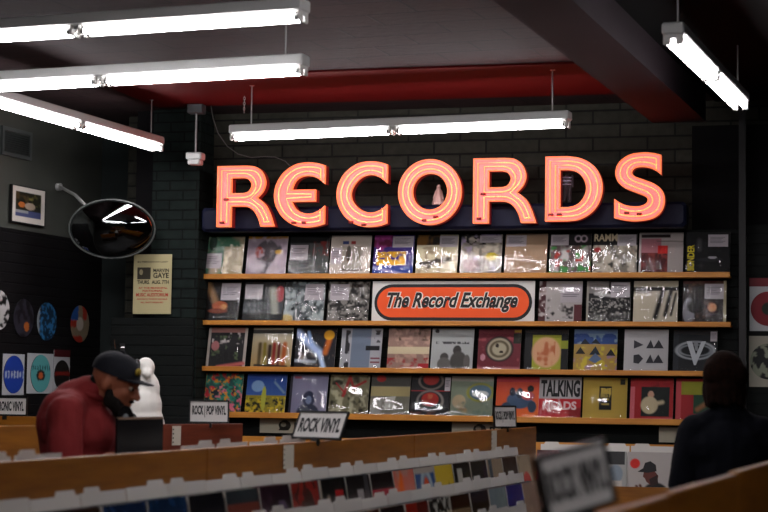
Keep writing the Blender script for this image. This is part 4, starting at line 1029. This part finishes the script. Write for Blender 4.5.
for (px, py, rpx, fn, lab) in mats_up:
    p = ll(px, py, .05); r = rpx / F * (FL @ p).y
    mb = art_disc('s', r, fn, lab, None)
    o = mb.build('slipmat', PRINT, None, FL @ T((p.x, -.034, p.z)))
    tag(o, lab, 'slipmat', 'slipmats on the side wall')
def packaged(px0, px1, py0, py1, fn, lab, Fr, conv, header=None, paper='b4b6b8', txt=None):
    a = conv(px0, (py0 + py1) / 2, .04); b = conv(px1, (py0 + py1) / 2, .04)
    zt_ = conv((px0 + px1) / 2, py0, .04).z; zb_ = conv((px0 + px1) / 2, py1, .04).z
    w, h = b.x - a.x, zt_ - zb_
    e = empty('packaged_slipmat', Fr @ T(((a.x + b.x) / 2, -.034, zb_)), lab, 'slipmat', 'packaged slipmats')
    hh = h * .16 if header else 0
    m = MB(); m.box(-w / 2, w / 2, -.003, 0, 0, h, lin(paper)); m.build('backing_card', PRINT, e)
    r = min(w, h - hh) * .47
    art_disc('d', r, fn, '', None, .004).build('printed_mat', PRINT, e, T((0, -.0032, (h - hh) / 2)))
    if header:
        MB().box(-w / 2, w / 2, -.006, -.003, h - hh, h, lin(header)).build('header_card', PRINT, e)
    if txt:
        m = MB(); put_text(m, txt[0], -r * .6, r * .6, h * .45 + (r * .1 if txt[0] != 'THE' else 0), h * .6, -.009, lin(txt[1]), .04); m.build('lettering', PRINT, e)
    return e
packaged(-22, -1, 352, 396, lambda u, v: '3a2c2c', 'packaged slipmat almost out of frame at the picture edge', FL, ll) if False else None
packaged(3, 24.5, 354, 395, lambda u, v: 'a8b4c8' if abs(v) < .18 and int((u + 1) * 7) % 2 else '1c3c98', 'packaged slipmat with a royal blue disc on white card', FL, ll)
packaged(27.5, 53.5, 353.5, 393.5, lambda u, v: ('c86030' if u * u * .6 + (v + .1) ** 2 < .03 else ('1c1c1c' if u * u * .5 + (v + .1) ** 2 < .09 else ('245a5c' if .2 < v < .42 and int((u + 1) * 8) % 2 else '5aa8a8'))), 'packaged slipmat with a turquoise disc and open-mouthed face', FL, ll)
packaged(54, 70, 350, 393, lambda u, v: '1c1a18' if abs(v - .1) > .12 else '7a2018', 'packaged slipmat with a red header and black disc, by the man in the cap', FL, ll, '4a1418')
packaged(749.5, 787, 278, 331, lambda u, v: ('1c2418' if u * u + v * v < .12 else '781420'), 'packaged slipmat with dark red disc and red header, upper one beyond the black upright', FW, lambda x, y, o_: wl(x, y, o_), '6a1420')
packaged(749, 788, 336, 387, lambda u, v: ('17181a' if n1(u, v) > .42 else '7c8270'), 'packaged slipmat with a black and sage picture disc, lower one beyond the black upright', FW, lambda x, y, o_: wl(x, y, o_), None, '9a9688')

# alarm speaker hanging from the ceiling
p = at(195.5, 158.5, 13.45)
e = empty('ceiling_speaker', T(p) @ RZ(-12), 'white boxy alarm speaker hanging on a rod from the ceiling beside the pier', 'speaker')
m = MB(); m.bbox(-.062, .062, -.05, .05, -.01, .042, .008); m.build('body', HOUSING, e)
m = MB(); m.bbox(-.048, .048, -.045, .045, -.05, -.01, .008); m.build('lower_body', HOUSING, e)
m = MB(); m.tube([(0, 0, .04), (0, 0, CEIL - p.z)], .008, 8); m.build('rod', METAL, e)
m = MB(); m.bbox(-.06, .06, -.05, .05, CEIL - p.z - .08, CEIL - p.z - .001, .006); m.build('junction_box', mat('dull_grey', '3c3e40'), e)
# cable looping down to the sign
pts = [at(211, 104, 13.56), at(213, 118, 13.56), at(218, 133, 13.56), at(227, 146, 13.56), at(238, 154, 13.56), at(251, 157.5, 13.56), at(264, 156.5, 13.56), at(275, 157, 13.56), at(285, 161, 13.56), at(293, 169, 13.56), at(297, 180, 13.56)]
pts[0].z = CEIL
tag(MB().tube(smooth3 := [pts[0].lerp(pts[1], t_) for t_ in (0,)] + pts, .004, 6).build('power_cable', mat('grey_cable', '4a4644')), 'thin grey cable looping from the ceiling down to the lit letters', 'cable')
# short chain
p = at(244.5, 92, 13.0); m = MB()
zc = CEIL
k = 0
while zc > at(243, 110, 13.0).z:
    m.tube([(.007 * math.cos(a_) * (1 if k % 2 else .0), .007 * math.cos(a_) * (0 if k % 2 else 1), zc - CEIL - .012 + .012 * math.sin(a_)) for a_ in [j * math.pi / 4 for j in range(8)]], .0022, 5, closed=True)
    zc -= .019; k += 1
tag(m.build('hanging_chain', METAL, None, T((p.x, p.y, CEIL))), 'short loose chain hanging from the ceiling next to the cable', 'chain')
# chrome peg behind the man's cap
p = at(114.5, 334, 12.9)
ph = wl(116, 345, .33)
m = MB(); m.tube([(0, 0, 0), (0, -.14, -.01), (-.005, -.15, .06)], .006, 8); m.box(-.02, .02, -.004, 0, -.03, .03)
tag(m.build('display_hook', mat('chrome', 'e8e8e8', rough=.15, metal=1), None, FW @ T((wl(117, 350, .45).x, -.345, wl(117, 347, .45).z))), 'chrome slatwall hook showing above the dark cap', 'hook')

# figurines on the sign box
def capsule(mb, p0, p1, r0, r1, n=12):
    p0, p1 = Vector(p0), Vector(p1); mb.sphere(p0, r0, n, 8); mb.sphere(p1, r1, n, 8)
    d = p1 - p0; L_ = d.length
    if L_ < 1e-5: return
    mb.tube([p0, p1], r0, n, r1=r1)
def blob(name, fn, m, parent, voxel=.008, smooth_it=4, M=None, attr=None):
    mb = MB(); fn(mb)
    me = mb.data(name, m)
    o = bpy.data.objects.new(name, me); COL.objects.link(o)
    md = o.modifiers.new('r', 'REMESH'); md.mode = 'VOXEL'; md.voxel_size = voxel
    s = o.modifiers.new('s', 'SMOOTH'); s.iterations = smooth_it; s.factor = .5
    bpy.context.view_layer.update()
    me2 = bpy.data.meshes.new_from_object(o.evaluated_get(bpy.context.evaluated_depsgraph_get()))
    o.modifiers.clear(); o.data = me2; bpy.data.meshes.remove(me)
    if not me2.materials: me2.materials.append(m)
    me2.polygons.foreach_set('use_smooth', [True] * len(me2.polygons))
    if parent: o.parent = parent
    if M is not None: o.matrix_local = M
    return o
def fig1(mb):
    mb.lathe([(.045, 0), (.05, .01), (.04, .04), (.03, .08), (.02, .11), (.018, .12)], 14)
    mb.sphere((0, 0, .135), (.016, .017, .02)); capsule(mb, (.02, 0, .10), (.035, -.01, .05), .009, .007); capsule(mb, (-.02, 0, .10), (-.035, -.01, .05), .009, .007)
q = wl(438.5, 203.5, .26)
o = blob('figurine', fig1, mat('porcelain', 'c8a8a0', rough=.35), None, .0035, 2, FW @ T((q.x, -.26, rt + .001)))
tag(o, 'small pale figurine standing inside the ring of the letter O', 'figurine')
q = wl(567, 206, .29)
e = empty('doll', FW @ T((q.x, -.285, rt + .001)), 'striped dark doll standing inside the letter D', 'doll')
def fig2(mb):
    for s in (-1, 1):
        capsule(mb, (s * .018, 0, .02), (s * .016, 0, .12), .014, .018); mb.sphere((s * .02, -.01, .01), (.014, .024, .01))
        capsule(mb, (s * .036, 0, .19), (s * .042, -.012, .12), .012, .01)
    mb.sphere((0, 0, .155), (.034, .024, .05)); capsule(mb, (0, 0, .2), (0, 0, .22), .012, .012)
    mb.sphere((0, 0, .237), (.021, .022, .025))
blob('body', fig2, mat('doll_cloth', '34343c', rough=.6), e, .0035, 2)
m = MB()
for zz in (.135, .16, .185): m.lathe([(.037, zz - .004), (.0385, zz), (.037, zz + .004)], 16, Matrix.Diagonal((1, .75, 1, 1)))
m.build('stripe', mat('doll_stripe', 'b0b8d8', rough=.6), e)
m = MB(); m.sphere((0, -.002, .24), (.019, .022, .022)); m.build('face', mat('doll_face', 'e89090', rough=.5), e, smooth=True)

# white statue behind the man
sp = at(141, 424, 10.75)
PZ = 1.035
e = empty('plaster_statue', T((sp.x, sp.y, PZ + .043)) @ RZ(20), 'white rounded plaster statue with black patches behind the man holding a record', 'statue')
ped = MB(); ped.bbox(-.17, .17, -.17, .17, -PZ, .0, .01)
tag(ped.build('display_pedestal', WOODD, None, T((sp.x, sp.y, PZ)) @ RZ(20)), 'dark wooden pedestal under the white plaster statue', 'pedestal')
def st(mb):
    mb.sphere((0, .0, .12), (.145, .13, .16)); mb.sphere((.0, 0, .24), (.125, .115, .14)); mb.sphere((.02, 0, .34), (.09, .085, .11))
    mb.sphere((.02, 0, .47), (.055, .07, .06)); capsule(mb, (.02, -.02, .45), (.01, -.10, .43), .038, .026)
    for s in (-1, 1): capsule(mb, (s * .06, -.09, .02), (s * .055, -.05, .2), .03, .035)
b_ = blob('body', st, STONE, e, .008, 4)
for c_, r_ in (((-.035, -.02, .475), (.022, .03, .045)), ((-.085, -.085, .17), (.05, .035, .035))):
    m = MB(); m.sphere(c_, r_); m.build('black_patch', BLACKP, e, smooth=True)

# ================================================================== PEOPLE
SKIN = mat('skin', '8a5038', rough=.6, spec=.3); HAIRM = mat('dark_hair', '0d0806', rough=.8, spec=.15); SHIRT = mat('faded_red_shirt', '701f20', rough=.85, bump=(9, 1.0), spec=.2); CAPM = mat('navy_cap_cloth', '12131a', rough=.85, spec=.2)
JEANS = mat('denim', '1c2230', rough=.8); SHOE = mat('shoe_leather', '15120f', rough=.5); NAVY = mat('navy_coat', '06070e', rough=.9, bump=(16, .4), spec=.1); HAIRB = mat('brown_hair', '1c0d08', rough=.9, noise=(60, '0a0504', .2), spec=.05)

def head_prims(mb, H):
    def S(c, r): mb.sphere(H @ Vector(c), r, 16, 12, H.to_3x3())
    S((0, .012, .025), (.077, .097, .098)); S((0, -.03, -.035), (.062, .066, .082)); S((0, -.058, -.092), (.034, .032, .026))
    S((.03, -.065, -.025), (.026, .022, .028)); S((-.03, -.065, -.025), (.026, .022, .028))
    S((0, -.085, .022), (.045, .014, .011))
    capsule(mb, H @ Vector((0, -.094, .008)), H @ Vector((0, -.114, -.028)), .009, .0135); S((.012, -.1, -.032), (.009, .01, .008)); S((-.012, -.1, -.032), (.009, .01, .008))
    S((0, -.088, -.062), (.024, .012, .007)); S((0, -.086, -.074), (.02, .012, .007))
    for s in (-1, 1): S((s * .079, .012, -.012), (.012, .02, .031))
def face_bits(parent, H):
    for s in (-1, 1):
        m = MB(); m.sphere(H @ Vector((s * .031, -.083, .002)), .0105, 12, 8, col=lin('8a7a6c')); m.sphere(H @ Vector((s * .031, -.0925, .001)), .006, 10, 6, col=lin('201408'))
        m.build('eye', PRINTG, parent, smooth=True)
def hand(mb, wrist, d, up, curl=50, side=1, s=1.0):
    # palm plus five separate bent fingers; d: finger direction, up: back of the hand
    d = Vector(d).normalized(); up = Vector(up).normalized(); ac = d.cross(up).normalized(); w = Vector(wrist)
    palm = w + d * .05 * s
    for k in range(4):
        capsule(mb, w + ac * (-.022 + .015 * k) * s, w + d * .085 * s + ac * (-.03 + .02 * k) * s, .015 * s, .012 * s)
    ln = (.062, .075, .08, .07)
    for k in range(4):
        b = w + d * .088 * s + ac * (-.031 + .0207 * k) * s
        a0 = R(curl * .4); dd = d * math.cos(a0) - up * math.sin(a0); p1 = b + dd * ln[k] * .45 * s
        a1 = R(curl * 1.1); dd = d * math.cos(a1) - up * math.sin(a1); p2 = p1 + dd * ln[k] * .33 * s
        a2 = R(curl * 1.7); dd = d * math.cos(a2) - up * math.sin(a2); p3 = p2 + dd * ln[k] * .24 * s
        capsule(mb, b, p1, .0095 * s, .0085 * s); capsule(mb, p1, p2, .0085 * s, .008 * s); capsule(mb, p2, p3, .008 * s, .007 * s)
    tb = w + d * .025 * s + ac * side * .03 * s
    t1_ = tb + (d * .55 + ac * side * .65 - up * .35).normalized() * .04 * s; t2_ = t1_ + (d * .85 + ac * side * .2 - up * .4).normalized() * .032 * s
    capsule(mb, tb, t1_, .014 * s, .011 * s); capsule(mb, t1_, t2_, .011 * s, .009 * s)

def person(name, M, lab, P):
    e = empty(name, M, lab, 'person')
    def body(mb):
        capsule(mb, P['pelvis'], P['belly'], .125, .12); capsule(mb, P['belly'], P['chest'], .12, .13)
        capsule(mb, P['sh'][0], P['sh'][1], .055, .055); capsule(mb, P['neck0'], P['neck1'], .055, .052)
        head_prims(mb, P['H'])
        for s in (0, 1):
            capsule(mb, P['sh'][s], P['el'][s], .05, .038); capsule(mb, P['el'][s], P['wr'][s], .038, .025)
            capsule(mb, P['hip'][s], P['kn'][s], .085, .055); capsule(mb, P['kn'][s], P['an'][s], .052, .036)
            fx = Vector(P['an'][s]); capsule(mb, fx + Vector((0, .02, -.03)), fx + Vector((0, -.13, -.045)), .034, .028)
            hand(mb, P['wr'][s], P['hd'][s], P['hu'][s], P.get('curl', 50), -1 if s else 1)
    blob('body', body, SKIN, e, .0065, 2)
    return e

# --- bearded man in cap
MP = at(85, 384, 7.6)
px_ = MP.x
Hm = T((0, -.135, 1.455)) @ RX(20) @ Matrix.Rotation(R(0), 4, 'Z')
P = dict(pelvis=(0, .03, .96), belly=(0, .02, 1.10), chest=(0, .03, 1.27), sh=((.16, .0, 1.315), (-.16, .0, 1.315)), neck0=(0, .01, 1.36), neck1=(0, -.10, 1.42), H=Hm,
         el=((.25, -.03, 1.09), (-.25, -.03, 1.09)), wr=((.185, -.17, 1.10), (-.185, -.12, 1.10)), hip=((.09, .03, .9), (-.09, .03, .9)), kn=((.10, .0, .5), (-.10, .0, .5)), an=((.1, .03, .09), (-.1, .03, .09)),
         hd=((-.2, -1, .1), (.2, -1, .1)), hu=((1, 0, .1), (-1, 0, .1)), curl=45)
man = person('person', T((px_ , MP.y, 0)) @ RZ(78), 'bearded person in dark cap and faded red shirt looking down at a record', P)
face_bits(man, Hm)
def shirt(mb):
    capsule(mb, (0, .03, .93), (0, .02, 1.12), .155, .158); capsule(mb, (0, .02, 1.12), (0, .045, 1.27), .158, .155)
    mb.sphere((0, .07, 1.28), (.19, .12, .13)); mb.sphere((0, -.02, 1.24), (.16, .13, .13))
    capsule(mb, (.155, .02, 1.33), (-.155, .02, 1.33), .078, .078); capsule(mb, (0, .05, 1.36), (0, -.02, 1.40), .095, .084); mb.sphere((0, .075, 1.34), (.16, .095, .095)); mb.sphere((-.09, .02, 1.36), (.09, .07, .06)); mb.sphere((.09, .02, 1.36), (.09, .07, .06))
    capsule(mb, (.10, .03, 1.36), (0, .04, 1.39), .06, .06); capsule(mb, (-.10, .03, 1.36), (0, .04, 1.39), .06, .06)
    for s in (-1, 1):
        capsule(mb, (s * .175, .01, 1.325), (s * .25, -.02, 1.10), .078, .066); capsule(mb, (s * .25, -.03, 1.09), (s * .195, -.13, 1.10), .062, .046)
def folds(o, amp, sx, sz):
    from mathutils import noise
    for v in o.data.vertices:
        c = v.co; w = noise.noise(Vector((c.x * sx + c.z * 5, c.y * sx, c.z * sz))) + .5 * noise.noise(Vector((c.x * sx * 2.3, c.y * 9 + c.z * 8, c.z * sz * 2)))
        v.co = c + v.normal * w * amp
    return o
folds(blob('shirt', shirt, SHIRT, man, .009, 3), .011, 13, 5)
m = MB(); ring_ = [(.068 * math.cos(a_), -.03 + .068 * math.sin(a_) * 1.05, 1.405 + .02 * math.sin(a_)) for a_ in [k * math.pi / 12 for k in range(24)]]
m.tube(ring_, .014, 8, closed=True); m.build('collar', SHIRT, man, smooth=True)
def trs(P_):
    def f(mb):
        for s in (0, 1):
            capsule(mb, P_['hip'][s], P_['kn'][s], .105, .075); a_ = Vector(P_['an'][s]); capsule(mb, P_['kn'][s], a_ + Vector((0, 0, .0)), .075, .06)
        capsule(mb, P_['pelvis'], Vector(P_['pelvis']) + Vector((0, 0, -.04)), .145, .14)
    return f
blob('trousers', trs(P), JEANS, man, .012, 3)
def shoes(P_):
    def f(mb):
        for s in (0, 1):
            a_ = Vector(P_['an'][s]); mb.sphere((a_.x, a_.y - .06, .045), (.048, .13, .045)); mb.sphere((a_.x, a_.y + .02, .06), (.043, .05, .06))
    return f
def split_shoes(par, P_):
    for s in (0, 1):
        a_ = Vector(P_['an'][s])
        blob('shoe', lambda mb: (mb.sphere((a_.x, a_.y - .06, .046), (.048, .13, .045)), mb.sphere((a_.x, a_.y + .02, .06), (.043, .05, .059))), SHOE, par, .008, 2)
split_shoes(man, P)
def beard(mb):
    def S(c, r): mb.sphere(Hm @ Vector(c), r, 14, 10, Hm.to_3x3())
    S((0, -.062, -.098), (.045, .036, .04)); S((.042, -.03, -.072), (.026, .042, .036)); S((-.042, -.03, -.072), (.026, .042, .036)); S((.034, -.056, -.088), (.026, .03, .034)); S((-.034, -.056, -.088), (.026, .03, .034)); S((.058, -.012, -.05), (.014, .02, .03)); S((-.058, -.012, -.05), (.014, .02, .03)); S((0, -.075, -.115), (.032, .026, .032))
    S((0, -.096, -.051), (.03, .009, .007)); S((0, .075, -.03), (.055, .035, .05))
blob('beard', beard, HAIRM, man, .006, 1)
# cap
cp = MB(); cv = []
for j in range(9):
    th = math.pi / 2 * j / 8
    for i in range(28):
        a_ = 2 * math.pi * i / 28
        cv.append(Hm @ Vector((.086 * math.cos(th * .98) * math.cos(a_), .012 + .106 * math.cos(th * .98) * math.sin(a_), .032 + .093 * math.sin(th) ** .8)))
cp.add(cv, [(j * 28 + i, j * 28 + (i + 1) % 28, (j + 1) * 28 + (i + 1) % 28, (j + 1) * 28 + i) for j in range(8) for i in range(28)] + [tuple(range(224, 252))])
capo = cp.build('cap', CAPM, man, smooth=True)
bm_ = MB(); bv = []; nn = 12
for yy in range(5):
    for i in range(nn + 1):
        u = -1 + 2 * i / nn; f_ = yy / 4
        bx = .076 * u * (1 - .08 * f_); by = -.088 * math.sqrt(max(0, 1 - (u * .93) ** 2)) - f_ * .078 * math.sqrt(max(0, 1 - (abs(u) ** 2.6) * .95)); bz = .046 - .016 * u * u + .002 * f_
        bv.append(Vector((bx, by + .006, bz)))
top = [Hm @ v for v in bv]; bot = [Hm @ (v - Vector((0, 0, .006))) for v in bv]; q = (nn + 1)
fcs = [(y * q + i, y * q + i + 1, (y + 1) * q + i + 1, (y + 1) * q + i) for y in range(4) for i in range(nn)]
off_ = len(top); fcs += [tuple(off_ + k for k in reversed(f)) for f in fcs]
edge_ = [i for i in range(q)] + [y * q + nn for y in range(1, 5)] + [4 * q + i for i in range(nn - 1, -1, -1)] + [y * q for y in range(3, 0, -1)]
fcs += [(edge_[i], edge_[(i + 1) % len(edge_)], edge_[(i + 1) % len(edge_)] + off_, edge_[i] + off_) for i in range(len(edge_))]
bm_.add(top + bot, fcs); bm_.build('brim', CAPM, capo, smooth=True)
m = MB(); m.sphere(Hm @ Vector((0, .012, .127)), .008, 10, 6); m.build('button', CAPM, capo, smooth=True)
m = MB(); m.sphere(Hm @ Vector((-.018, -.083, .075)), (.022, .012, .018), 10, 6, Hm.to_3x3()); o = m.build('badge', mat('yellow_patch', '8a7418', rough=.7), capo, smooth=True)
o['label'] = 'yellow patch on the front of the cap'
# the record he holds
Mrec = man.matrix_world @ T((.0, -.245, .995)) @ RZ(-17)
e = empty('vinyl_record', Mrec, 'black record sleeve held by the bearded person, its disc peeping out', 'vinyl record')
MB().box(-.157, .157, -.006, .006, 0, .315, lin('121113')).build('sleeve', PRINTG, e)
m = MB(); m.box(-.155, .155, -.007, .007, .308, .318, lin('6a5444')); m.build('sleeve_edge', PRINT, e)
m = MB(); m.prism(disc(0, 0, .055, 0, None, 40), -.0015, .0015, lin('0c0c0d')); m.prism(disc(0, 0, .022, 0, None, 24), -.0025, .0025, lin('70757a')); m.prism(disc(0, 0, .003, 0, None, 12), -.003, .003, lin('e0e0e0'))
m.build('disc', PRINTG, e, T((-.10, 0, .31)))

# --- person with dark hair, back to the camera
WP = at(727, 391, 7.95)
Hw = T((.01, -.03, 1.50)) @ RX(8)
P = dict(pelvis=(0, .0, .9), belly=(0, 0, 1.05), chest=(0, 0, 1.2), sh=((.13, 0, 1.26), (-.13, 0, 1.26)), neck0=(0, 0, 1.30), neck1=(.005, -.02, 1.42), H=Hw,
         el=((.2, .01, 1.04), (-.2, .02, 1.04)), wr=((.16, -.2, .99), (-.17, -.2, 1.0)), hip=((.085, 0, .85), (-.085, 0, .85)), kn=((.09, -.01, .47), (-.09, -.01, .47)), an=((.09, .02, .08), (-.09, .02, .08)),
         hd=((-.1, -1, -.05), (.1, -1, -.05)), hu=((.2, 0, 1), (-.2, 0, 1)), curl=40)
wm = person('person', T((WP.x, WP.y, 0)) @ RZ(178), 'person with brown bobbed hair and navy coat, back turned, before the ledges', P)
face_bits(wm, Hw)
def coat(mb):
    capsule(mb, (0, .0, .72), (0, 0, 1.05), .175, .155); capsule(mb, (0, 0, 1.05), (0, .0, 1.2), .155, .15)
    mb.sphere((0, .02, 1.2), (.185, .125, .13)); capsule(mb, (.135, .0, 1.275), (-.135, .0, 1.275), .075, .075); capsule(mb, (0, 0, 1.32), (0, 0, 1.365), .085, .066)
    capsule(mb, (.1, 0, 1.30), (0, 0, 1.35), .06, .06); capsule(mb, (-.1, 0, 1.30), (0, 0, 1.35), .06, .06)
    for s in (-1, 1):
        capsule(mb, (s * .15, 0, 1.265), (s * .2, .02, 1.04), .07, .06); capsule(mb, (s * .2, .01, 1.04), (s * .17, -.17, .99), .06, .042)
folds(blob('coat', coat, NAVY, wm, .009, 3), .008, 10, 4)
blob('trousers', trs(P), JEANS, wm, .012, 3)
split_shoes(wm, P)
def hair(mb):
    def S(c, r): mb.sphere(Hw @ Vector(c), r, 16, 12, Hw.to_3x3())
    S((0, .022, .03), (.092, .1, .098)); S((0, .05, -.04), (.09, .065, .085)); S((.062, .01, -.05), (.036, .05, .075)); S((-.062, .01, -.05), (.036, .05, .075)); S((0, .045, -.085), (.08, .045, .04))
    S((0, -.05, .085), (.06, .04, .03)); S((.03, .06, .02), (.07, .06, .07)); S((-.03, .06, .01), (.07, .06, .07))
    for k in range(11):
        a_ = R(-20 + 220 * k / 10)
        capsule(mb, Hw @ Vector((.07 * math.cos(a_), .02 + .07 * math.sin(a_), .02)), Hw @ Vector((.078 * math.cos(a_), .03 + .068 * math.sin(a_), -.105 - .008 * (k % 3))), .026, .013)
blob('hair', hair, HAIRB, wm, .006, 1)
